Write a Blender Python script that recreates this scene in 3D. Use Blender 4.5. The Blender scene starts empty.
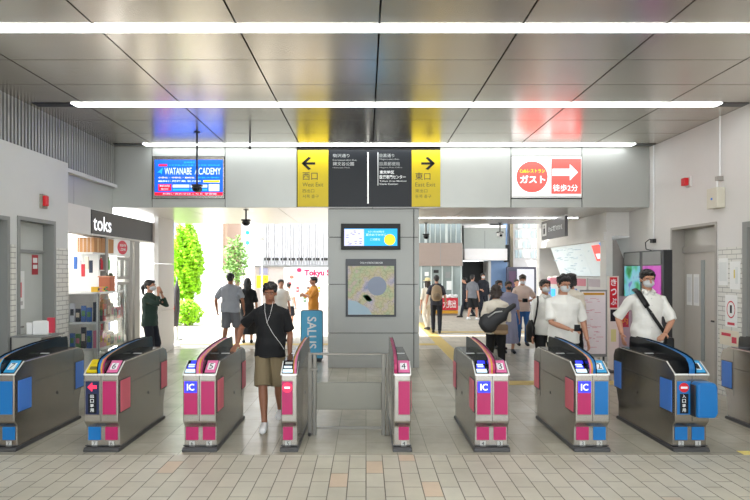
import bpy, bmesh, math, random
from mathutils import Vector, Matrix
random.seed(7)
PI = math.pi
S = bpy.context.scene
COL = S.collection
F = 560.0                      # focal length in pixels of a 750 px wide picture
# ------------------------------------------------------------------ camera
cam = bpy.data.cameras.new('camera'); cam.sensor_width = 36; cam.lens = F / 750 * 36
cam.shift_x = 0.012; cam.shift_y = 0.028; cam.clip_start = 0.05; cam.clip_end = 400
co = bpy.data.objects.new('camera', cam); COL.objects.link(co)
co.location = (0, 0, 1.75); co.rotation_euler = (PI / 2, 0, 0); S.camera = co
# ------------------------------------------------------------------ view + sky + sun
S.view_settings.view_transform = 'Standard'; S.view_settings.look = 'None'
S.view_settings.gamma = 1; S.view_settings.use_curve_mapping = False
S.view_settings.exposure = 1.3
w = bpy.data.worlds.new('sky'); S.world = w; w.use_nodes = True
nt = w.node_tree; bg = nt.nodes['Background']
bg.inputs[0].default_value = (0.86, 0.93, 1.0, 1); bg.inputs[1].default_value = 2.0
sun = bpy.data.lights.new('sun', 'SUN'); sun.energy = 4.5; sun.angle = 0.02; sun.color = (1, 0.96, 0.9)
so = bpy.data.objects.new('sun', sun); COL.objects.link(so)
so.rotation_euler = (math.radians(38), 0, math.radians(-62))
# ------------------------------------------------------------------ materials
MATS = {}
SCR = 0.36          # screens and lit signs against the room's exposure
def mat(name, c, rough=0.5, metal=0.0, emit=0.0, noise=0.0, nscale=8.0, bump=0.0, bscale=40.0, trans=0.0, alpha=1.0, spec=0.5, coat=0.0, stretch=(1, 1, 1)):
    if name in MATS: return MATS[name]
    m = bpy.data.materials.new(name); m.use_nodes = True
    t = m.node_tree; b = t.nodes['Principled BSDF']
    b.inputs['Base Color'].default_value = (*c, 1); b.inputs['Roughness'].default_value = rough
    b.inputs['Metallic'].default_value = metal; b.inputs['Specular IOR Level'].default_value = spec
    b.inputs['Coat Weight'].default_value = coat
    if trans: b.inputs['Transmission Weight'].default_value = trans
    if alpha < 1: b.inputs['Alpha'].default_value = alpha
    if emit:
        b.inputs['Emission Color'].default_value = (*c, 1); b.inputs['Emission Strength'].default_value = emit if emit > 2 else emit * SCR
    tc = t.nodes.new('ShaderNodeTexCoord'); mp = t.nodes.new('ShaderNodeMapping'); mp.inputs['Scale'].default_value = stretch
    t.links.new(tc.outputs['Object'], mp.inputs[0])
    if not noise and not emit: noise = 0.03
    if noise:
        n = t.nodes.new('ShaderNodeTexNoise'); n.inputs['Scale'].default_value = nscale; n.inputs['Detail'].default_value = 4
        t.links.new(mp.outputs[0], n.inputs['Vector'])
        r = t.nodes.new('ShaderNodeMapRange'); r.inputs[3].default_value = 1 - noise * 1.6; r.inputs[4].default_value = 1 + noise * 1.6
        t.links.new(n.outputs[0], r.inputs[0])
        mx = t.nodes.new('ShaderNodeVectorMath'); mx.operation = 'SCALE'; mx.inputs[0].default_value = c
        t.links.new(r.outputs[0], mx.inputs['Scale']); t.links.new(mx.outputs[0], b.inputs['Base Color'])
    if bump:
        n = t.nodes.new('ShaderNodeTexNoise'); n.inputs['Scale'].default_value = bscale; n.inputs['Detail'].default_value = 3
        t.links.new(mp.outputs[0], n.inputs['Vector'])
        bp = t.nodes.new('ShaderNodeBump'); bp.inputs['Strength'].default_value = bump; bp.inputs['Distance'].default_value = 0.02
        t.links.new(n.outputs[0], bp.inputs['Height']); t.links.new(bp.outputs[0], b.inputs['Normal'])
    MATS[name] = m; return m
def lin(r, g, b):
    return tuple(((x / 255) / 12.92 if x / 255 <= 0.04045 else ((x / 255 + 0.055) / 1.055) ** 2.4) for x in (r, g, b))
def brick_mat(name, c1, c2, mortar, bw, bh, off=0.5, rough=0.5, msize=0.004, plane='xy', third=None, dirt=0.1, spec=0.5, swap=False):
    m = bpy.data.materials.new(name); m.use_nodes = True; t = m.node_tree; b = t.nodes['Principled BSDF']
    g = t.nodes.new('ShaderNodeNewGeometry'); sp = t.nodes.new('ShaderNodeSeparateXYZ'); cb = t.nodes.new('ShaderNodeCombineXYZ')
    t.links.new(g.outputs['Position'], sp.inputs[0])
    a, c = {'xy': (0, 1), 'yx': (1, 0), 'yz': (1, 2), 'xz': (0, 2)}[plane]
    t.links.new(sp.outputs[a], cb.inputs[0]); t.links.new(sp.outputs[c], cb.inputs[1])
    k = t.nodes.new('ShaderNodeTexBrick'); k.offset = off; k.squash = 1
    k.inputs['Color1'].default_value = (*c1, 1); k.inputs['Color2'].default_value = (*c2, 1); k.inputs['Mortar'].default_value = (*mortar, 1)
    k.inputs['Scale'].default_value = 1; k.inputs['Mortar Size'].default_value = msize; k.inputs['Mortar Smooth'].default_value = 0.1
    k.inputs['Brick Width'].default_value = bw; k.inputs['Row Height'].default_value = bh; k.inputs['Bias'].default_value = -0.3
    t.links.new(cb.outputs[0], k.inputs[0]); last = k.outputs[0]
    if third:    # a few bricks of another colour: same brick layout, hard-thresholded random tint
        k2 = t.nodes.new('ShaderNodeTexBrick'); k2.offset = off
        for n_ in ('Scale', 'Mortar Size', 'Mortar Smooth', 'Brick Width', 'Row Height'): k2.inputs[n_].default_value = k.inputs[n_].default_value
        k2.inputs['Color1'].default_value = (0, 0, 0, 1); k2.inputs['Color2'].default_value = (1, 1, 1, 1); k2.inputs['Mortar'].default_value = (0, 0, 0, 1)
        k2.inputs['Bias'].default_value = -0.0
        t.links.new(cb.outputs[0], k2.inputs[0])
        r = t.nodes.new('ShaderNodeMapRange'); r.inputs[1].default_value = 0.93; r.inputs[2].default_value = 0.95
        t.links.new(k2.outputs[0], r.inputs[0])
        mx = t.nodes.new('ShaderNodeMix'); mx.data_type = 'RGBA'; t.links.new(r.outputs[0], mx.inputs[0])
        t.links.new(last, mx.inputs[6]); mx.inputs[7].default_value = (*third, 1); last = mx.outputs[2]
    n = t.nodes.new('ShaderNodeTexNoise'); n.inputs['Scale'].default_value = 1.3; n.inputs['Detail'].default_value = 6; n.inputs['Roughness'].default_value = 0.65
    t.links.new(g.outputs['Position'], n.inputs['Vector'])
    r = t.nodes.new('ShaderNodeMapRange'); r.inputs[1].default_value = 0.3; r.inputs[2].default_value = 0.7; r.inputs[3].default_value = 1 - dirt * 1.8; r.inputs[4].default_value = 1 + dirt * 0.6
    t.links.new(n.outputs[0], r.inputs[0])
    v = t.nodes.new('ShaderNodeVectorMath'); v.operation = 'SCALE'; t.links.new(last, v.inputs[0]); t.links.new(r.outputs[0], v.inputs['Scale'])
    t.links.new(v.outputs[0], b.inputs['Base Color']); b.inputs['Roughness'].default_value = rough; b.inputs['Specular IOR Level'].default_value = spec
    bp = t.nodes.new('ShaderNodeBump'); bp.inputs['Strength'].default_value = 0.3; bp.inputs['Distance'].default_value = 0.003; bp.invert = True
    t.links.new(k.outputs['Fac'], bp.inputs['Height']); t.links.new(bp.outputs[0], b.inputs['Normal'])
    return m

M_steel = mat('brushed_steel', (0.43, 0.41, 0.38), 0.27, 0.95, noise=0.06, nscale=14, stretch=(1, 12, 1))
M_steel_dk = mat('dark_steel', (0.34, 0.315, 0.285), 0.2, 0.95, noise=0.06, nscale=10)
M_rail = mat('rail_steel', (0.2, 0.19, 0.17), 0.35, 0.85, noise=0.05)
M_blk = mat('black_rubber', (0.018, 0.018, 0.02), 0.55)
M_plinth = mat('plinth_dark', (0.05, 0.05, 0.052), 0.4)
M_glass_blk = mat('black_glass', (0.010, 0.011, 0.013), 0.12, 0, spec=0.28)
M_trim = mat('light_trim', (0.82, 0.82, 0.8), 0.3, 0.3)
M_pink = mat('pink_panel', lin(172, 26, 92), 0.35)
M_pinkL = mat('pink_light', lin(215, 106, 155), 0.35)
M_pinkS = mat('pink_flap', lin(205, 96, 112), 0.4)
M_blue = mat('blue_panel', lin(0, 104, 172), 0.35)
M_blueL = mat('blue_light', lin(42, 150, 205), 0.35)
M_blueS = mat('blue_flap', lin(66, 122, 205), 0.4)
M_yel = mat('yellow_panel', lin(218, 192, 0), 0.45)
M_orng = mat('orange_strip', lin(205, 150, 40), 0.4)
M_navy = mat('navy_panel', lin(20, 34, 74), 0.35)
M_white = mat('white_paint', (0.83, 0.83, 0.83), 0.5)
M_black = mat('black_paint', (0.007, 0.007, 0.008), 0.45, spec=0.3)
M_red = mat('red_paint', lin(205, 20, 32), 0.4)
M_led_blue = mat('led_blue', (0.02, 0.03, 0.9), emit=1.5)
M_led_red = mat('led_red', (1.0, 0.02, 0.07), emit=1.4)
M_led_white = mat('led_white', (0.95, 0.97, 1.0), emit=1.1)
M_led_pale = mat('led_pale', (0.65, 0.85, 1.0), emit=0.7)
M_plate = mat('number_plate', (0.8, 0.82, 0.82), 0.4)
M_plateg = mat('number_plate_grey', (0.48, 0.48, 0.46), 0.4)
# ------------------------------------------------------------------ mesh building
def P(px, py, D): return Vector(((px - 366) / F * D, D, 1.75 - (py - 271) / F * D))
def wloc(o):
    v = Vector((0, 0, 0))
    while o is not None: v += o.location; o = o.parent
    return v
class MB:
    def __init__(s): s.v = []; s.f = []
    def add(s, vs, fs):
        k = len(s.v); s.v += [Vector(v) for v in vs]; s.f += [tuple(i + k for i in f) for f in fs]; return s
    def box(s, x0, x1, y0, y1, z0, z1):
        x0, x1 = sorted((x0, x1)); y0, y1 = sorted((y0, y1)); z0, z1 = sorted((z0, z1))
        return s.add([(x0, y0, z0), (x1, y0, z0), (x1, y1, z0), (x0, y1, z0), (x0, y0, z1), (x1, y0, z1), (x1, y1, z1), (x0, y1, z1)],
                     [(0, 3, 2, 1), (4, 5, 6, 7), (0, 1, 5, 4), (1, 2, 6, 5), (2, 3, 7, 6), (3, 0, 4, 7)])
    def prism(s, pts, axis, a, b):
        n = len(pts)
        def q(p, t): return {'x': (t, p[0], p[1]), 'y': (p[0], t, p[1]), 'z': (p[0], p[1], t)}[axis]
        return s.add([q(p, a) for p in pts] + [q(p, b) for p in pts],
                     [tuple(range(n))[::-1], tuple(range(n, 2 * n))] + [(i, (i + 1) % n, n + (i + 1) % n, n + i) for i in range(n)])
    def tube(s, pts, radii, n=10, flat=(1, 1), up=None):
        pts = [Vector(p) for p in pts]
        if not hasattr(radii, '__len__'): radii = [radii] * len(pts)
        rings = []; pu = Vector(up) if up else None
        for i, p in enumerate(pts):
            d = (pts[min(i + 1, len(pts) - 1)] - pts[max(i - 1, 0)]).normalized()
            if pu is None: pu = Vector((0, 1, 0)) if abs(d.y) < 0.9 else Vector((1, 0, 0))
            u = (pu - d * pu.dot(d)).normalized(); v = d.cross(u); pu = u
            rings.append([p + u * math.cos(a) * radii[i] * flat[0] + v * math.sin(a) * radii[i] * flat[1] for a in [2 * PI * k / n for k in range(n)]])
        return s.loft(rings)
    def loft(s, rings):
        n = len(rings[0]); vs = [p for r in rings for p in r]; fs = []
        for i in range(len(rings) - 1):
            for k in range(n): fs.append((i * n + k, i * n + (k + 1) % n, (i + 1) * n + (k + 1) % n, (i + 1) * n + k))
        fs.append(tuple(range(n))[::-1]); fs.append(tuple(range((len(rings) - 1) * n, len(rings) * n)))
        return s.add(vs, fs)
    def ell(s, c, r, nu=14, nv=9, rot=None):
        c = Vector(c); rings = []
        for j in range(1, nv):
            t = PI * j / nv
            rr = [Vector((r[0] * math.sin(t) * math.cos(2 * PI * k / nu), r[1] * math.sin(t) * math.sin(2 * PI * k / nu), -r[2] * math.cos(t))) for k in range(nu)]
            rings.append([c + (rot @ q if rot else q) for q in rr])
        top = Vector((0, 0, r[2])); k0 = len(s.v); s.loft(rings)
        return s
    def cyl(s, a, b, r, n=16): return s.tube([a, b], [r, r], n)
    def quad(s, a, b, c, d): return s.add([a, b, c, d], [(0, 1, 2, 3)])
    def xform(s, M): s.v = [M @ v for v in s.v]; return s
    def build(s, name, m, parent=None, bevel=0, smooth=False, segs=2):
        me = bpy.data.meshes.new(name)
        if parent is not None: off = wloc(parent)
        else:
            xs = [v.x for v in s.v]; ys = [v.y for v in s.v]; zs = [v.z for v in s.v]
            off = Vector(((min(xs) + max(xs)) / 2, (min(ys) + max(ys)) / 2, min(zs)))
        me.from_pydata([v - off for v in s.v], [], s.f)
        bm = bmesh.new(); bm.from_mesh(me); bmesh.ops.recalc_face_normals(bm, faces=bm.faces); bm.to_mesh(me); bm.free()
        me.materials.append(m)
        if smooth:
            for p in me.polygons: p.use_smooth = True
        o = bpy.data.objects.new(name, me); COL.objects.link(o)
        if parent is not None: o.parent = parent
        else: o.location = off
        if bevel:
            b = o.modifiers.new('bevel', 'BEVEL'); b.width = bevel; b.segments = segs; b.limit_method = 'ANGLE'; b.angle_limit = 0.6
        return o
def box(name, m, parent, x0, x1, y0, y1, z0, z1, bevel=0): return MB().box(x0, x1, y0, y1, z0, z1).build(name, m, parent, bevel)
def tag(o, label=None, cat=None, group=None, kind=None):
    if label: o['label'] = label
    if cat: o['category'] = cat
    if group: o['group'] = group
    if kind: o['kind'] = kind
    return o
def root(name, loc, label, cat, group=None):
    o = bpy.data.objects.new(name, None); COL.objects.link(o); o.location = loc; o.empty_display_size = 0.1
    return tag(o, label, cat, group)
def struct(o): o['kind'] = 'structure'; return o
TMP = bpy.data.scenes.new('workbench')
def evaluated_mesh(o):
    TMP.collection.objects.link(o); vl = TMP.view_layers[0]; vl.update()
    me = bpy.data.meshes.new_from_object(o.evaluated_get(vl.depsgraph), depsgraph=vl.depsgraph)
    TMP.collection.objects.unlink(o); return me
def remesh(mb, vox, smooth_it=4, jitter=0.0, jf=30):
    """union of overlapping closed shells as one continuous skin"""
    me = bpy.data.meshes.new('t'); me.from_pydata([tuple(v) for v in mb.v], [], mb.f)
    bm = bmesh.new(); bm.from_mesh(me); bmesh.ops.recalc_face_normals(bm, faces=bm.faces); bm.to_mesh(me); bm.free()
    o = bpy.data.objects.new('t', me)
    r = o.modifiers.new('r', 'REMESH'); r.mode = 'VOXEL'; r.voxel_size = vox; r.adaptivity = 0
    s = o.modifiers.new('s', 'SMOOTH'); s.factor = 0.5; s.iterations = smooth_it
    me2 = evaluated_mesh(o)
    bpy.data.objects.remove(o); bpy.data.meshes.remove(me)
    for p in me2.polygons: p.use_smooth = True
    if jitter:
        from mathutils import noise
        cs = [v.co + Vector(nn.vector) * jitter * noise.noise(v.co * jf) for v, nn in zip(me2.vertices, me2.vertex_normals)]
        me2.vertices.foreach_set('co', [c for q in cs for c in q])
    return me2
def link_mesh(name, me, m, parent):
    me.materials.clear(); me.materials.append(m); me.name = name
    o = bpy.data.objects.new(name, me); COL.objects.link(o); o.parent = parent; return o
TC = {}
def text_mesh(s, bold=0.0):
    k = (s, bold)
    if k in TC: return TC[k]
    cu = bpy.data.curves.new('t', 'FONT'); cu.body = s; cu.size = 1; cu.offset = bold; cu.resolution_u = 3
    o = bpy.data.objects.new('t', cu); me = evaluated_mesh(o)
    vs = [(v.co.x, v.co.y) for v in me.vertices]; fs = [tuple(p.vertices) for p in me.polygons]
    bpy.data.objects.remove(o); bpy.data.meshes.remove(me)
    if not vs: vs = [(0, 0), (1, 0), (1, 1)]; fs = [(0, 1, 2)]
    x0 = min(a for a, _ in vs); x1 = max(a for a, _ in vs); y0 = min(b for _, b in vs); y1 = max(b for _, b in vs)
    TC[k] = ([((a - x0) / (x1 - x0), (b - y0) / (y1 - y0)) for a, b in vs], fs, (x1 - x0) / (y1 - y0)); return TC[k]
def text(name, s, org, u, v, w=None, h=None, m=None, parent=None, bold=0.0, anchor=0.0):
    """flat lettering fitted to a box: org = lower left corner (anchor 0) or lower centre (0.5)"""
    vs, fs, asp = text_mesh(s, bold); u = Vector(u).normalized(); v = Vector(v).normalized(); org = Vector(org)
    if w is None: w = h * asp
    if h is None: h = w / asp
    org = org - u * w * anchor
    mb = MB(); mb.add([org + u * a * w + v * b * h for a, b in vs], fs)
    return mb.build(name, m, parent)
UX, UZ = (1, 0, 0), (0, 0, 1)
def disc(c, r, n=28, y=(0, 0.004)):     # disc facing -Y
    return MB().prism([(c[0] + r * math.cos(2 * PI * k / n), c[1] + r * math.sin(2 * PI * k / n)) for k in range(n)], 'y', y[0], y[1])
def arrow_pts(cx, cz, L, H, t, sgn):   # block arrow outline in XZ
    p = [(-L / 2, -t / 2), (L / 2 - H / 2, -t / 2), (L / 2 - H / 2, -H / 2), (L / 2, 0), (L / 2 - H / 2, H / 2), (L / 2 - H / 2, t / 2), (-L / 2, t / 2)]
    return [(cx + sgn * a, cz + b) for a, b in p]
# ================================================================== STRUCTURE
ZC, XL, XR = 3.95, -4.4, 5.04
M_ceil = mat('ceiling_metal', (0.60, 0.56, 0.50), 0.25, 0.85, noise=0.03, nscale=3)
M_ceilback = mat('ceiling_backing', (0.004, 0.004, 0.004), 0.9)
M_panel = mat('header_panel', (0.44, 0.45, 0.425), 0.38, 0.35, noise=0.03, nscale=2)
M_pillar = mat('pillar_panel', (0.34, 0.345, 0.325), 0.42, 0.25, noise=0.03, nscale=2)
M_soffit = mat('soffit_metal', (0.62, 0.60, 0.57), 0.3, 0.8, noise=0.02)
M_wall = mat('painted_wall', (0.60, 0.60, 0.585), 0.55, noise=0.02, nscale=3)
M_wallR = mat('painted_wall_warm', (0.68, 0.655, 0.63), 0.5, noise=0.02, nscale=3)
M_dark = mat('dark_gap', (0.03, 0.03, 0.03), 0.8)
M_door = mat('door_grey', (0.50, 0.515, 0.485), 0.45)
M_doorR = mat('door_beige', (0.50, 0.465, 0.42), 0.45)
M_frameR = mat('door_frame_beige', (0.36, 0.335, 0.30), 0.45)
M_frame = mat('door_frame_grey', (0.24, 0.245, 0.235), 0.45)
M_louvre = mat('louvre_grey', (0.36, 0.36, 0.345), 0.45, 0.3)
M_tile = brick_mat('wall_tile', lin(214, 212, 204), lin(222, 220, 214), lin(150, 148, 142), 0.2, 0.066, 0.5, 0.35, 0.005, 'yz', dirt=0.04)
M_fl_front = brick_mat('floor_front', lin(190, 184, 167), lin(202, 197, 182), lin(104, 97, 84), 0.31, 0.152, 0.37, 0.45, 0.0045, 'yx', third=lin(204, 182, 158), dirt=0.10)
M_fl_in = brick_mat('floor_concourse', lin(172, 166, 150), lin(184, 178, 162), lin(142, 135, 121), 0.6, 0.3, 0.5, 0.26, 0.004, 'yx', dirt=0.16)
M_fl_out = brick_mat('floor_outside', lin(186, 178, 164), lin(200, 192, 178), lin(156, 150, 140), 0.4, 0.4, 0.5, 0.6, 0.006, 'xy', dirt=0.12)
M_tact = mat('tactile_yellow', lin(200, 174, 104), 0.6, noise=0.06)
M_tube = mat('fluorescent_tube', (0.93, 0.98, 1.0), emit=4.2)
M_cap = mat('fixture_black', (0.02, 0.022, 0.024), 0.3, 0.3)

YF0, YF1, YF2 = 5.33, 12.6, 60
struct(box('floor', M_fl_front, None, XL - 3, XR + 3, -12, YF0, -0.12, 0))
struct(box('floor', M_fl_in, None, -7.2, 5.9, YF0, YF1, -0.12, 0))
struct(box('floor', M_fl_out, None, -34, 34, YF1, YF2, -0.12, 0))
mb = MB()     # ceiling panels
xs = [0.12 + 1.276 * k for k in range(-5, 6)]
xs = [x for x in xs if XL - 0.3 < x < XR + 0.1]; xs = [XL - 0.12] + xs + [XR]
ys = []; y = 9.72
while y > -3: ys.append(y); y -= 0.777
ys = sorted(ys) + [9.95]
rr = random.Random(3)
for i in range(len(xs) - 1):
    for j in range(len(ys) - 1):
        if ys[j + 1] - ys[j] > 0.05: mb.box(xs[i] + 0.009, xs[i + 1] - 0.009, ys[j] + 0.006, ys[j + 1] - 0.006, ZC, ZC + 0.03)
struct(mb.build('ceiling', M_ceil))
struct(box('ceiling', M_ceilback, None, -7.3, XR + 0.3, -3, 9.95, ZC + 0.04, ZC + 0.2))
# header over the exits, clad in metal panels
def PX(px, D=9.95): return (px - 366) / F * D
def PZ(py, D=9.95): return 1.75 - (py - 271) / F * D
YH = 9.95
struct(box('wall_header', M_dark, None, XL - 0.1, XR, YH + 0.02, YH + 0.3, 2.89, ZC + 0.1))
mb = MB()
hx = [PX(110), PX(152), PX(225), PX(297)]; hx2 = [PX(440), PX(511), PX(582), PX(648)]
for a, b in ((hx[0], hx[1]), (hx[2], hx[3]), (hx2[0], hx2[1]), (hx2[2], XR)):
    mb.box(a + 0.008, b - 0.008, YH, YH + 0.04, 2.88, ZC)
for a, b in ((hx[1], hx[2]), (hx2[1], hx2[2])):
    mb.box(a + 0.008, b - 0.008, YH, YH + 0.04, 2.88, PZ(199)); mb.box(a + 0.008, b - 0.008, YH, YH + 0.04, PZ(156), ZC)
struct(mb.build('wall_header', M_panel))
# lower glossy soffit over both openings
mb = MB(); sx = [XL - 0.1] + [0.12 + 1.7 * k for k in (-2, -1, 0, 1, 2)] + [XR]
for i in range(len(sx) - 1):
    for a, b in ((YH + 0.045, 10.8), (10.8, 11.65), (11.65, 12.5), (12.5, 13.4)):
        mb.box(sx[i] + 0.005, sx[i + 1] - 0.005, a + 0.004, b - 0.004, 2.88, 2.91)
struct(mb.build('ceiling', M_soffit))
struct(box('ceiling', M_white, None, XL - 0.1, XR, YH + 0.3, 13.42, 2.92, 4.3))
# ceiling light strips, the nearest ones behind the viewer
def light_strip(y, label):
    r = root('light_strip', (0.4, y, ZC - 0.008), label, 'ceiling light', 'long fluorescent light strips across the metal ceiling')
    box('diffuser', M_tube, r, -3.86, 4.66, y - 0.01, y + 0.15, ZC - 0.008, ZC - 0.002)
    for a, b_ in ((XL + 0.03, -3.86), (4.66, XR - 0.03)): box('end_cap', M_cap, r, a, b_, y - 0.01, y + 0.15, ZC - 0.008, ZC - 0.002)
    for k in range(1, 7): box('joint', M_trim, r, -3.86 + 8.52 * k / 7 - 0.004, -3.86 + 8.52 * k / 7 + 0.004, y - 0.01, y + 0.15, ZC - 0.010, ZC - 0.008)
light_strip(9.68, 'long white ceiling light strip right in front of the header with the signs')
light_strip(7.33, 'long white ceiling light strip, middle one of the three')
light_strip(5.0, 'long white ceiling light strip nearest the viewer, crossing the whole top of the picture')
light_strip(2.67, 'long white ceiling light strip above the viewer')
light_strip(0.34, 'long white ceiling light strip just behind the viewer'); light_strip(-1.99, 'long white ceiling light strip far behind the viewer')
# ---- left wall
def wall_yz(name, m, X0, X1, ya, yb, za, zb, holes=()):
    """wall slab along Y with rectangular openings (y0, y1, ztop) from the floor"""
    mb = MB(); y = ya
    for h0, h1, zt in sorted(holes):
        mb.box(X0, X1, y, h0, za, zb); mb.box(X0, X1, h0, h1, zt, zb); y = h1
    mb.box(X0, X1, y, yb, za, zb); return struct(mb.build(name, m))
wall_yz('wall_left', M_wall, XL - 0.3, XL, -3, 8.27, 0, 3.34, [(5.7, 6.9, 2.42), (7.06, 7.92, 2.45)])
mb = MB()
for a, b in ((4.0, 5.66), (6.93, 7.02), (7.96, 8.26)): mb.box(XL, XL + 0.012, a, b, 0, 2.08)
struct(mb.build('wall_left', M_tile))
struct(box('wall_left', M_frame, None, XL - 0.34, XL - 0.3, 5.6, 8.0, 0, 2.6))
struct(box('wall_left', M_dark, None, XL - 0.3, XL - 0.12, 2, 9.95, 3.3, ZC + 0.04))
mb = MB()
yy = 3.0
while yy < 9.9: mb.box(XL - 0.12, XL - 0.05, yy, yy + 0.034, 3.26, ZC); yy += 0.072
struct(mb.build('trim_louvre', M_louvre))
struct(box('trim_louvre', M_wall, None, XL - 0.12, XL - 0.02, 8.27, 9.95, 3.22, 3.28))
mb = MB()
for a, b in ((8.28, 8.62), (8.63, 9.95)): mb.box(XL - 0.2, XL - 0.1, a, b, 2.76, 3.22)
struct(mb.build('wall_left', M_panel))
struct(box('wall_left', M_wallR, None, XL - 0.2, XL, 8.275, 8.95, 2.33, 2.76))
# doors on the left
def frame_yz(name, m, X0, X1, a, b, zt, t=0.05):
    mb = MB().box(X0, X1, a, a + t, 0, zt).box(X0, X1, b - t, b, 0, zt).box(X0, X1, a + t, b - t, zt - t, zt)
    return struct(mb.build(name, m))
frame_yz('door_1', M_frame, XL - 0.2, XL + 0.015, 7.06, 7.92, 2.45)
d = struct(box('door_1', M_door, None, XL - 0.19, XL - 0.15, 7.11, 7.87, 0, 2.0))
struct(box('door_1', M_door, None, XL - 0.19, XL - 0.14, 7.11, 7.87, 2.03, 2.4))
struct(box('door_1', M_frame, None, XL - 0.2, XL - 0.12, 7.11, 7.87, 1.995, 2.035))
MB().tube([(XL - 0.15, 7.2, 1.02), (XL - 0.09, 7.2, 1.02), (XL - 0.09, 7.34, 1.02)], 0.012).build('handle', M_steel, d)
frame_yz('door_2', M_frame, XL - 0.2, XL + 0.015, 5.7, 6.9, 2.42)
d = struct(box('door_2', mat('door_dark', (0.16, 0.165, 0.16), 0.5), None, XL - 0.19, XL - 0.15, 5.75, 6.85, 0, 2.37))
MB().tube([(XL - 0.15, 6.7, 1.0), (XL - 0.09, 6.7, 1.0), (XL - 0.09, 6.56, 1.0)], 0.012).build('handle', M_steel, d)
# ---- right wall
wall_yz('wall_right', M_wallR, XR, XR + 0.3, -3, 10.72, 0, ZC, [(5.9, 7.42, 2.35), (8.04, 9.25, 2.46)])
struct(box('wall_right', M_wallR, None, XR, XR + 0.3, 10.72, 14.9, 2.92, 4.3))
mb = MB()
for a, b in ((7.46, 8.0), (4.0, 5.86)): mb.box(XR - 0.012, XR, a, b, 0, 2.08)
struct(mb.build('wall_right', M_tile))
mb = MB().box(XR - 0.012, XR + 0.28, 9.21, 9.25, 0, 2.46).box(XR - 0.012, XR + 0.28, 8.04, 8.08, 0, 2.46).box(XR - 0.012, XR + 0.28, 8.08, 9.21, 2.42, 2.46)
struct(mb.build('door_3', M_frameR))
d = struct(box('door_3', M_doorR, None, XR + 0.2, XR + 0.24, 8.08, 9.21, 0, 2.04))
struct(box('door_3', M_frameR, None, XR + 0.17, XR + 0.26, 8.08, 9.21, 2.04, 2.14))
struct(box('door_3', mat('transom_glass', (0.45, 0.43, 0.38), 0.15), None, XR + 0.2, XR + 0.22, 8.08, 9.21, 2.14, 2.42))
box('vision_strip', mat('frosted_glass', (0.35, 0.38, 0.37), 0.15), d, XR + 0.185, XR + 0.2, 8.66, 8.74, 0.35, 1.92)
box('lock_plate', M_steel_dk, d, XR + 0.18, XR + 0.2, 8.17, 8.25, 0.9, 1.2, 0.004)
MB().tube([(XR + 0.18, 8.21, 1.0), (XR + 0.13, 8.21, 1.0), (XR + 0.13, 8.38, 1.0)], 0.014).build('handle', M_blk, d)
struct(MB().box(XR - 0.03, XR + 0.28, 7.36, 7.46, 0, 2.4).box(XR - 0.03, XR + 0.28, 5.86, 5.94, 0, 2.4).box(XR - 0.03, XR + 0.28, 5.94, 7.36, 2.33, 2.4).build('door_4', M_frame))
struct(box('door_4', mat('door_charcoal', (0.11, 0.11, 0.105), 0.4), None, XR + 0.14, XR + 0.2, 5.94, 7.36, 0, 2.33))
# ---- pillar between the exits
pr0, pr1 = PX(328, 10.1), PX(419, 10.1)
struct(box('pillar', M_dark, None, pr0 + 0.02, pr1 - 0.02, 10.13, 11.3, 0, 2.88))
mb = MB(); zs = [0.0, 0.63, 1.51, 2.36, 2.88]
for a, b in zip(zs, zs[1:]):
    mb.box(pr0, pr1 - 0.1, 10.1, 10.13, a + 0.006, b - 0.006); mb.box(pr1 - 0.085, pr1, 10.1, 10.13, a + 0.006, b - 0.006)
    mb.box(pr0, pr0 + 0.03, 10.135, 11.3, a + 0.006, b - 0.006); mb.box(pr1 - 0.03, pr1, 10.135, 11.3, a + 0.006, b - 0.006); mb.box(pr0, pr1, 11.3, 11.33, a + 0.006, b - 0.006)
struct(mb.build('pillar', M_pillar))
# ---- pillar at the left exit
mb = MB(); mb.box(-4.42, -4.32, 11.66, 12.6, 0, 0.9).box(-4.42, -4.32, 11.66, 12.6, 0.91, 1.9).box(-4.42, -4.32, 11.66, 12.6, 1.91, 2.88)
struct(mb.build('pillar', M_wallR))
# ---- yellow tactile paving
mb = MB(); mb.box(1.68, 1.98, 8.9, 19, 0, 0.006).box(-12, 1.68, 13.2, 13.5, 0, 0.006).box(1.98, 4.2, 8.6, 8.9, 0, 0.006).box(1.68, 1.98, 8.6, 8.9, 0, 0.006).box(1.98, 8, 15.9, 16.2, 0, 0.006)
rng = random.Random(1)
struct(mb.build('floor_tactile', M_tact))
struct(box('floor_tactile', mat('tactile_near', lin(226, 208, 120), 0.6), None, 3.6, 3.72, 5.33, 5.44, 0, 0.003))
# ================================================================== SIGNS ON THE HEADER
r = root('exit_sign', (PX(368.5), YH, 2.9), 'long yellow and black hanging exit direction sign with West Exit and East Exit arrows', 'sign')
ys_ = YH - 0.05
M_sgnblk = mat('sign_black', (0.006, 0.008, 0.012), 0.35, spec=0.25)
M_sgntxt = mat('sign_text_grey', (0.35, 0.36, 0.36), 0.5); M_sgnbr = mat('sign_text_bright', (0.85, 0.87, 0.87), 0.5); M_ink = mat('sign_ink', (0.05, 0.045, 0.03), 0.5)
M_inky = mat('sign_ink_olive', (0.16, 0.13, 0.01), 0.5)
z0, z1 = PZ(206.5, ys_), PZ(150, ys_)
box('black_panel', M_sgnblk, r, PX(328.5), PX(411.5), ys_, YH - 0.001, z0, z1)
box('yellow_panel', M_yel, r, PX(298), PX(328.5), ys_, YH - 0.001, z0, z1); box('yellow_panel', M_yel, r, PX(411.5), PX(440), ys_, YH - 0.001, z0, z1)
box('divider', M_trim, r, PX(367.3), PX(368.7), ys_ - 0.008, ys_, PZ(204), PZ(153))
ya = ys_ - 0.003
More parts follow.
